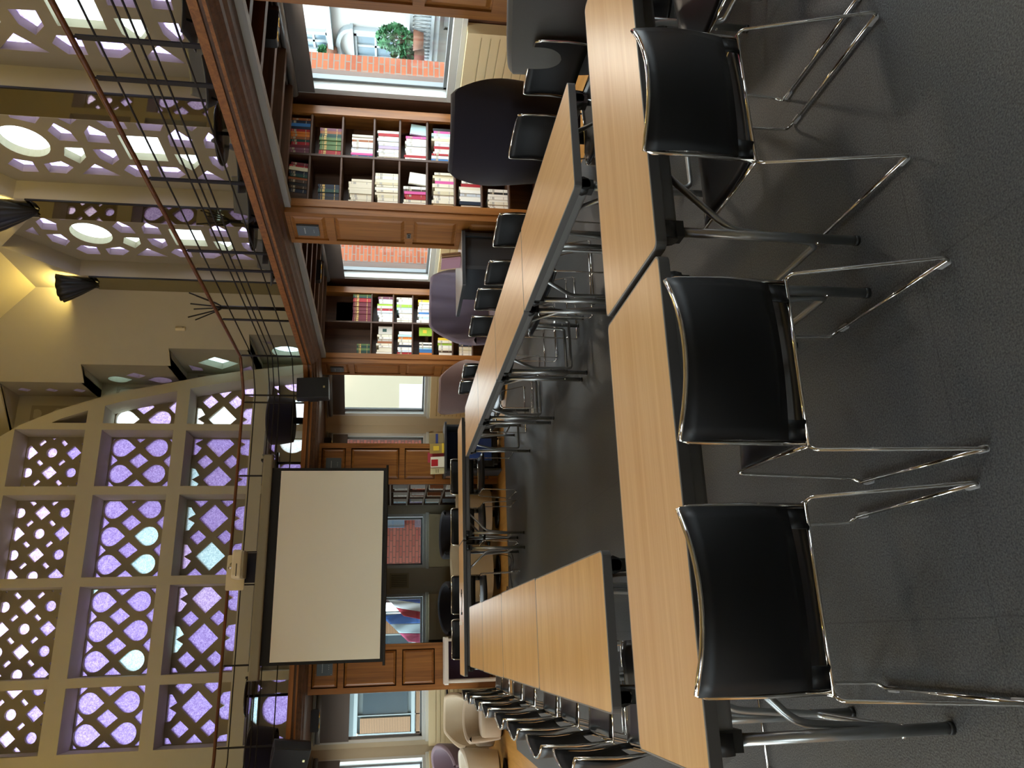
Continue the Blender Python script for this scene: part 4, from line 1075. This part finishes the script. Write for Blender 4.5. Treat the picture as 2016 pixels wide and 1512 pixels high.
# display desk with magazines in front of far right pier
t = thing('display_desk', 'small dark desk carrying magazines in front of the far right pier', 'desk', (0, 0, 0))
m = MB(); m.rbox(2.28, 3.05, 10.95, 11.40, .80, .828, .02, 3); m.build('desktop', DESKM, t)
m = MB(); m.box(2.32, 2.35, 10.98, 11.38, 0, .80); m.box(2.98, 3.01, 10.98, 11.38, 0, .80); m.build('side_panel', DESKM, t)
m = MB(); m.box(2.35, 2.98, 11.33, 11.36, .1, .80); m.build('back_panel', plain('navy_panel', '#20263c', .6), t)
lean_book(at(2.78, 11.20, .829, 0, -.2), .15, .22, .006, '#8a7a55', 'olive patterned magazine, rightmost on the display desk', ('#2a3a7a', (0, 1, .38, .55)))
lean_book(at(2.62, 11.16, .829, 0, -.2), .15, .21, .006, '#a38a4a', 'golden magazine with round picture on the display desk', ('#e6c63a', (.3, .75, .35, .75), (0, 1, 0, .14)))
lean_book(at(2.50, 11.22, .829, 0, -.2), .15, .24, .006, '#a83a44', 'red magazine behind the cream leaflets on the display desk')
lean_book(at(2.40, 11.12, .829, 0, -.2), .16, .20, .006, '#e9e4cf', 'cream leaflet with a red square on the display desk', ('#b01a22', (.12, .75, .45, .95)))
lean_book(at(2.31, 11.16, .829, 0, -.2), .09, .20, .006, '#e3dcae', 'narrow yellowish leaflet, leftmost on display desk', ('#8f8a5a', (.2, .8, .4, .46), (.2, .8, .55, .6)))
t = thing('equipment_trolley', 'black trolley case with bright blue front panel and CS letters under display desk', 'trolley', (0, 0, 0))
m = MB(); m.rbox(2.37, 2.96, 11.0, 11.30, .10, .62, .04, 4); m.build('case', plain('trolley_black', '#17181d', .5), t)
m = MB(); m.box(2.48, 2.80, 10.985, 11.0, .14, .60); m.build('blue_panel', plain('trolley_blue', '#2f4f9a', .55), t)
text('CS', .10, plain('trolley_letters', '#3f7fd0', .5), t, Matrix(((1, 0, 0, 2.88), (0, 0, -1, 10.996), (0, 1, 0, .36), (0, 0, 0, 1))) @ Matrix.Rotation(-0, 4, 'Z'))
m = MB(); m.rbox(2.40, 2.93, 10.98, 11.30, .05, .12, .03, 3); m.build('base_tray', BLACKP, t)
for x in (2.46, 2.86):
    for y in (11.03, 11.25): m = MB(); m.tube([(x-.012, y, .03), (x+.012, y, .03)], .03, 12); m.build('caster', BLACKP, t)
# white framed side table
t = thing('side_table', 'white framed tall side table at left behind the far cross table', 'table', (0, 0, 0))
WHT = plain('white_frame', '#e9e3da', .4)
m = MB(); m.rbox(-.58, .03, 10.98, 11.38, .79, .84, .02, 3); m.build('tabletop', WHT, t)
m = MB(); m.rbox(-.56, -.52, 11.0, 11.36, 0, .79, .01, 3); m.build('side_frame', WHT, t)
m = MB(); m.rbox(-.03, .01, 11.0, 11.36, 0, .79, .01, 3); m.build('side_frame', WHT, t)
m = MB(); m.box(-.52, -.03, 11.30, 11.32, .2, .79); m.build('back_panel', plain('plum_panel', '#3a2440', .7), t)
cafe_table((-.98, 12.6, 0), 'round table with thin rim before the radiator left of the left pier', .33, .72, 'small round tables on the lower floor')
# cables and small things on the far table
t = tag(MB().tube([(.50, 9.32, .743), (.56, 9.36, .745), (.52, 9.42, .745), (.46, 9.38, .745), (.52, 9.33, .747), (.40, 9.34, .744), (.30, 9.40, .744)], .003, 6, corner=.02).build('cable', BLACKP), 'thin black cable lying on the far cross table', 'cable')
t = thing('power_adapter', 'small white adapter on the far cross table near the cable', 'adapter', (.17, 9.36, .7405)); m = MB(); m.rbox(-.02, .02, -.03, .03, 0, .03, .006, 3); m.build('body', plain('adapter_white', '#e8e6e0', .4), t); m = MB(); m.tube([(0, .03, .015), (0, .07, .01), (.03, .10, .003)], .003, 6); m.build('lead', plain('adapter_lead', '#d9d6cf', .5), t)
t = thing('remote_control', 'small black remote lying on the far cross table', 'remote', (.28, 9.36, .7405)); m = MB(); m.rbox(-.015, .015, -.035, .035, 0, .012, .005, 3); m.build('body', BLACKP, t); m = MB(); m.box(-.008, .008, -.02, .02, .012, .013); m.build('buttons', BEAMM, t)
pts = [(1.05, 9.75, .6), (1.02, 9.9, .3), (1.0, 10.1, .02), (.8, 10.4, .006), (.55, 10.2, .006), (.45, 10.5, .006), (.7, 10.75, -.0), (.35, 10.95, -.0), (.1, 10.7, .0), (-.15, 10.95, .0)]
tag(MB().tube(pts, .004, 6, corner=.1).build('floor_cable', BLACKP), 'tangled black cable running from far table to parquet edge', 'cable')
pts = [(1.08, 9.75, .6), (1.1, 9.95, .2), (1.05, 10.15, .006), (.9, 10.05, .006), (.78, 10.3, .006), (.95, 10.5, .006), (.62, 10.55, .006), (.60, 10.9, .0)]
tag(MB().tube(pts, .004, 6, corner=.1).build('floor_cable', BLACKP), 'second black cable looping on carpet beneath the far table', 'cable')
# lamps under the gallery
GOLD = plain('brass_reflector', '#e7b64a', .2, metal=1)
def bay_lamp(loc, label):
    t = thing('ceiling_lamp', label, 'lamp', loc, 0, 'black twin spot boxes under the gallery')
    m = MB(); m.rbox(-.15, .15, -.05, .05, -.10, .02, .02, 3, axis=1); m.build('housing', plain('lamp_navy', '#15171e', .5), t)
    m = MB()
    for x in (-.07, .07): m.lathe([(.03, -.104), (.045, -.100), (0, -.09)], 16, Matrix.Translation((x, 0, 0)))
    m.build('reflector', GOLD, t)
bay_lamp((4.85, 5.35, 2.66), 'black twin spot lamp under gallery at the nearest window bay')
bay_lamp((4.72, 9.55, 2.66), 'black twin spot lamp under gallery in the bay of the mauve armchair')
bay_lamp((3.0, 12.4, 2.66), 'black twin spot lamp under the far gallery right of screen')
bay_lamp((-1.05, 12.3, 2.66), 'black twin spot lamp under the far gallery left of screen')
BL = [(4.85, 5.35), (4.72, 9.55), (3.0, 12.4), (-1.05, 12.3), (4.85, 1.6), (-2.7, 1.6), (-2.7, 5.35), (-2.7, 9.55)]
for q in BL[4:]: bay_lamp((q[0], q[1], 2.66), 'black twin spot lamp added under a gallery bay outside the picture')  # unseen lamps added along the gallery to light the lower level

# ================================================================== OUTSIDE
def mural(nm, mat, *boxes, label, cat, group=None):
    m = MB()
    for bx in boxes: m.box(*bx)
    return tag(m.build(nm, mat), label, cat, group)
GRD = plain('street_stone', '#807c74', .9)
m = MB(); m.box(-60, 90, -40, 90, -4.2, -4.0); struct(m.build('ground_outside', GRD))
# brick buttresses beside the windows
for (a, b_, c_, d, l) in ((5.72, 6.3, 7.25, 8.1, 'orange brick buttress outside the nearest window'), (5.72, 6.22, 11.55, 12.4, 'orange brick buttress outside the window behind the dark desk'),
                          ):
    mural('brick_buttress', BRICK, (a, b_, c_, d, -4, 3.1), label=l, cat='buttress', group='orange brick buttresses outside the windows')
# ornate white house across the street (seen through the nearest windows)
HW = plain('white_render', '#b4b6b4', .85); PANEB = plain('house_pane', '#5f7480', .3); HTR = plain('white_moulding', '#8f989c', .7)
hs = thing('white_house', 'ornate white house with pedimented window and balustrade seen through nearest window', 'building', (0, 0, 0))
FX = 16.0; MH = MX(FX)
def arch_shape(c, w_, z, h, n=14): return [(c+w_*math.cos(PI*k/n), z+h*math.sin(PI*k/n)) for k in range(n+1)]
m = MB(); m.box(FX, FX+6, 8, 40, -4, 10); m.build('wall', HW, hs)
def hwin(c, z0, z1, w_, ped=True, bars=True):
    f = MB()
    for (a, b_, c0, d) in ((c-w_-.1, c-w_, z0-.1, z1+.1), (c+w_, c+w_+.1, z0-.1, z1+.1), (c-w_-.1, c+w_+.1, z1, z1+.12), (c-w_-.16, c+w_+.16, z0-.14, z0)): f.box(a, b_, c0, d, 0, .10, MH)
    f.box(c-.04, c+.04, z0, z1, .02, .06, MH); f.box(c-w_, c+w_, (z0+z1)/2-.03, (z0+z1)/2+.03, .02, .06, MH)
    wf = f.build('window_frame', HTR, hs)
    g = MB(); g.box(c-w_, c+w_, z0, z1, .0, .02, MH); g.build('window_panes', PANEB, wf)
    if ped:
        p = MB(); out = arch_shape(c, w_+.30, z1+.16, .42); inn = [(x, z) for x, z in reversed(arch_shape(c, w_+.18, z1+.16, .30))]
        p.prism(out+inn, 0, .16, MH); p.box(c-w_-.34, c+w_+.34, z1+.08, z1+.16, 0, .18, MH)
        for s in (-1, 1): p.box(c+s*(w_+.2)-.06, c+s*(w_+.2)+.06, z0, z1+.1, 0, .14, MH)
        p.build('pediment', HTR, hs)
for yc in (15.2, 17.95, 20.8): hwin(yc, 1.75, 2.78, .40)
for yc in (15.2, 17.9, 20.8): hwin(yc, 3.62, 4.3, .28, ped=False)
for yc in (16.6, 19.4): hwin(yc, -1.2, .3, .35, ped=False)
m = MB(); m.box(FX-.3, FX, 9, 38, 3.42, 3.56); m.box(FX-.45, FX, 9, 38, .55, .70); m.box(FX-.55, FX-.40, 9, 38, 1.26, 1.34); m.box(FX-.55, FX-.40, 9, 38, .70, .78); m.build('string_course', HTR, hs)
m = MB()
y = 14.0
bal = [(.03, .78), (.045, .82), (.03, .86), (.055, .96), (.03, 1.12), (.045, 1.2), (.03, 1.26)]
while y < 22: m.lathe(bal, 8, Matrix.Translation((FX-.475, y, 0))); y += .135
o = m.build('balusters', HTR, hs); o['kind'] = 'stuff'
LEAFM = plain('leaf_green', '#2a5f38', .7, noise=.4, nscale=9)
def bush(loc, sx, sy, sz, label, n=420, seed=1):
    r = random.Random(seed); m = MB()
    for k in range(n):
        a = r.uniform(0, 2*PI); p = r.uniform(-1, 1); q = r.uniform(.6, 1)**.5; s_ = math.sqrt(1-p*p)
        c = Vector((sx*q*s_*math.cos(a), sy*q*s_*math.sin(a), sz*q*p)); l = r.uniform(.05, .11)
        u = Vector((r.uniform(-1, 1), r.uniform(-1, 1), r.uniform(-1, 1))).normalized()*l; v = u.cross(Vector((r.uniform(-1, 1), r.uniform(-1, 1), 1))).normalized()*l*.6
        m.add([c-u, c-v, c+u, c+v], [(0, 1, 2, 3)])
    t = thing('shrub', label, 'shrub', loc); m.build('foliage', LEAFM, t, recalc=False)
    m = MB()
    for k in range(5): a = k*1.26; m.tube([(0, 0, -sz), (sx*.4*math.cos(a), sy*.4*math.sin(a), 0)], .02, 5)
    m.build('stems', OAKD, t)
    m = MB(); m.lathe([(0, -sz-.25), (.2, -sz-.25), (.27, -sz+.02), (0, -sz+.02)], 14); m.build('planter', plain('terracotta%d' % seed, '#6a4634', .8), t)
bush((15.2, 16.75, 1.72), .3, .42, .5, 'bushy green shrub on the balcony of the white house', 520, 2)
bush((15.2, 17.35, 1.5), .25, .35, .32, 'smaller green shrub beside the big one on the balcony', 300, 3)
bush((15.75, 18.15, 3.72), .12, .3, .14, 'green window box plant under an upper window of the white house', 160, 4)
# beige building and roofs beyond the slanted window
t = thing('beige_building', 'plain pale beige rendered house seen through the slanted corner window', 'building', (0, 0, 0))
m = MB(); m.box(5.3, 7.2, 20, 24, -4, 3.4); m.build('wall', plain('beige_render', '#8f8a76', .9), t)
m = MB(); m.box(5.5, 6.6, 19.97, 20, -1, 1.45); m.build('lower_wall', plain('white_lower', '#c2c2bc', .9), t)
t = thing('grey_rooftops', 'grey blue roofs and chimneys behind the plain beige house', 'building', (0, 0, 0))
m = MB(); m.box(7.3, 14, 24, 30, -4, 1.6); m.build('wall', plain('pale_blue_wall', '#6c7780', .9), t)
m = MB(); m.prism([(7.2, 1.6), (10.5, 3.4), (14, 1.6)], -23.9, -30, Matrix(((1, 0, 0, 0), (0, 0, -1, 0), (0, 1, 0, 0), (0, 0, 0, 1)))); m.build('roof', plain('slate', '#566068', .8), t)
m = MB(); m.box(8, 8.4, 24.5, 25, 1.6, 4.0); m.box(11.6, 12, 24.5, 25, 1.6, 4.2); m.build('chimney', HW, t)
# pink brick wing outside the far wall
mural('brick_wing', BRICKP, (2.55, 4.24, 14.6, 18, -4, 8), label='pink brick wing close outside the narrow window by the far right pier', cat='building')
t = thing('brick_annex', 'pink brick annex with blue gridded glass seen below the screen', 'building', (0, 0, 0))
m = MB(); m.box(.9, 2.5, 16, 20, -4, 8); m.build('wall', BRICKP, t)
m = MB(); m.box(2.20, 2.50, 15.97, 16, 1.33, 3.2); m.build('glazing', plain('annex_glass', '#6e8798', .3), t)
m = MB()
for k in range(9): m.box(2.20, 2.50, 15.955, 15.97, 1.33+k*.225, 1.345+k*.225)
m.box(2.34, 2.352, 15.955, 15.97, 1.33, 3.2); m.box(2.19, 2.205, 15.955, 15.97, 1.33, 3.2); m.build('glazing_bars', plain('bar_blue', '#5d7f9c', .5), t)
m = MB(); m.box(2.2, 2.5, 15.97, 16, .95, 1.12); m.build('lower_pane', plain('annex_dark', '#6e6a78', .4), t)
# shop building with ribbed awnings behind the flags
SHG = plain('shop_glass', '#2f3d44', .25); SHF = plain('shop_frame', '#7e8c8e', .6); AWN = None
def awning_mat():
    m, nt, b = base_mat('ribbed_awning')
    tc = N(nt, 'ShaderNodeTexCoord'); wv = N(nt, 'ShaderNodeTexWave', Scale=9.0, bands_direction='Z'); nt.links.new(tc.outputs['Object'], wv.inputs['Vector'])
    cr = N(nt, 'ShaderNodeValToRGB'); cr.color_ramp.elements[0].color = lin('#54432f'); cr.color_ramp.elements[1].color = lin('#8a6c4e'); nt.links.new(wv.outputs['Fac'], cr.inputs[0]); nt.links.new(cr.outputs[0], b.inputs['Base Color'])
    return m
AWN = awning_mat()
t = thing('shop_building', 'shop building with dark windows and tan ribbed shutters outside the far left windows', 'building', (0, 0, 0))
m = MB(); m.box(-9, .6, 18.5, 24, -4, 9); m.build('wall', plain('shop_wall', '#5f6c6e', .8), t)
for k in range(6):
    x = -5.6+k*1.02
    m = MB(); m.box(x, x+.62, 18.46, 18.5, 1.18, 2.15); m.build('shop_window', SHG, t)
    m = MB(); m.box(x+.66, x+.96, 18.40, 18.5, 1.12, 2.2); m.build('ribbed_shutter', AWN, t)
    m = MB(); m.box(x-.02, x+.0, 18.42, 18.5, .9, 2.3); m.box(x+.62, x+.65, 18.42, 18.5, .9, 2.3); m.build('mullion', SHF, t)
m = MB(); m.box(-9, .6, 18.40, 18.5, 2.26, 2.34); m.box(-9, .6, 18.42, 18.5, 2.5, 2.56); m.box(-9, .6, 18.38, 18.5, 1.02, 1.10); m.build('cornice_bands', SHF, t)
m = MB(); m.box(-9, .6, 18.42, 18.5, .70, 1.0); m.build('lower_shutters', AWN, t)
# tricolour flag hanging outside
def flag(nm, label, A, B, C_, D, cols, pole):
    """A-B hoist edge, D-C fly edge; three stripes between"""
    t = thing('flag', label, 'flag', (0, 0, 0))
    A, B, C_, D = map(Vector, (A, B, C_, D))
    def P(u, v):
        p = A.lerp(D, u).lerp(B.lerp(C_, u), v); p.y += .05*math.sin(u*9+v*5); return tuple(p)
    for k, (nm2, c) in enumerate(cols):
        m = MB(); m.grid(lambda u, v, k=k: P((k+u)/3, v), 8, 10); m.build(nm2, plain('flag_%s_%s' % (nm2, nm), c, .9), t, solid=.004)
    m = MB(); m.tube(pole, .018, 8); m.build('pole', SHF, t)
flag('a', 'blue white and red flag hanging outside below the screen, right one', (.86, 14.4, 1.78), (.72, 14.4, .55), (.18, 14.4, .35), (.42, 14.4, 1.35), (('blue_stripe', '#1d3f85'), ('white_stripe', '#a9b0b4'), ('red_stripe', '#8f2333')), [(.88, 14.4, 2.2), (.70, 14.4, .3)])
flag('b', 'paler tricolour flag behind the first, nearer the oak pier', (.45, 15.0, 1.75), (.50, 15.0, .95), (-.10, 15.0, .55), (-.02, 15.0, 1.25), (('blue_stripe', '#2c5490'), ('white_stripe', '#8fa3ac'), ('red_stripe', '#984060')), [(.5, 15.0, 2.1), (.52, 15.0, .5)])

# ================================================================== LIGHT AND CAMERA
w = bpy.data.worlds.new('World'); bpy.context.scene.world = w; w.use_nodes = True
bg = w.node_tree.nodes['Background']; bg.inputs[0].default_value = (.86, .94, 1.0, 1); bg.inputs[1].default_value = 7.5
def lamp(nm, kind, loc, energy, color, size=.2, rot=(0, 0, 0), **kw):
    d = bpy.data.lights.new(nm, kind); d.energy = energy; d.color = color
    if kind == 'AREA': d.size = size
    else: d.shadow_soft_size = size
    for k, v in kw.items(): setattr(d, k, v)
    o = bpy.data.objects.new(nm, d); C.objects.link(o); o.location = loc; o.rotation_euler = rot; return o
for x, y in SCL:
    for X_ in ((lambda q: q), mirx):
        lamp('lamp_bulb', 'POINT', (X_(x), y, 6.42), 16, (1, .74, .22), .06)  # those beyond the modelled sconces are unseen bulbs added for light
for x, y in BL:
    lamp('spot_bulb', 'AREA', (x, y, 2.53), 9 if y > 12 else 19, (1, .86, .68), .22)
cam = bpy.data.cameras.new('Camera'); co = bpy.data.objects.new('Camera', cam); C.objects.link(co)
R_ = Vector((0.94943639, -0.31354263, 0.01617304)); D_ = Vector((-0.03165711, -0.14685692, -0.98865104)); F_ = Vector((0.31235936, 0.93814928, -0.14935716))
M = Matrix((( D_.x, R_.x, -F_.x, 0), (D_.y, R_.y, -F_.y, 0), (D_.z, R_.z, -F_.z, 1.55), (0, 0, 0, 1)))
co.matrix_world = M
cam.sensor_fit = 'HORIZONTAL'; cam.sensor_width = 36; cam.lens = 1514/2016*36; cam.clip_start = .05; cam.clip_end = 300
sc = bpy.context.scene; sc.camera = co
sc.view_settings.view_transform = 'Standard'; sc.view_settings.look = 'None'; sc.view_settings.gamma = 1; sc.view_settings.use_curve_mapping = False
sc.view_settings.exposure = 0.7
sc.cycles.max_bounces = 10; sc.cycles.diffuse_bounces = 7; sc.cycles.glossy_bounces = 4; sc.cycles.transparent_max_bounces = 12; sc.cycles.transmission_bounces = 7
sc.cycles.sample_clamp_indirect = 8; sc.cycles.caustics_reflective = False; sc.cycles.caustics_refractive = False
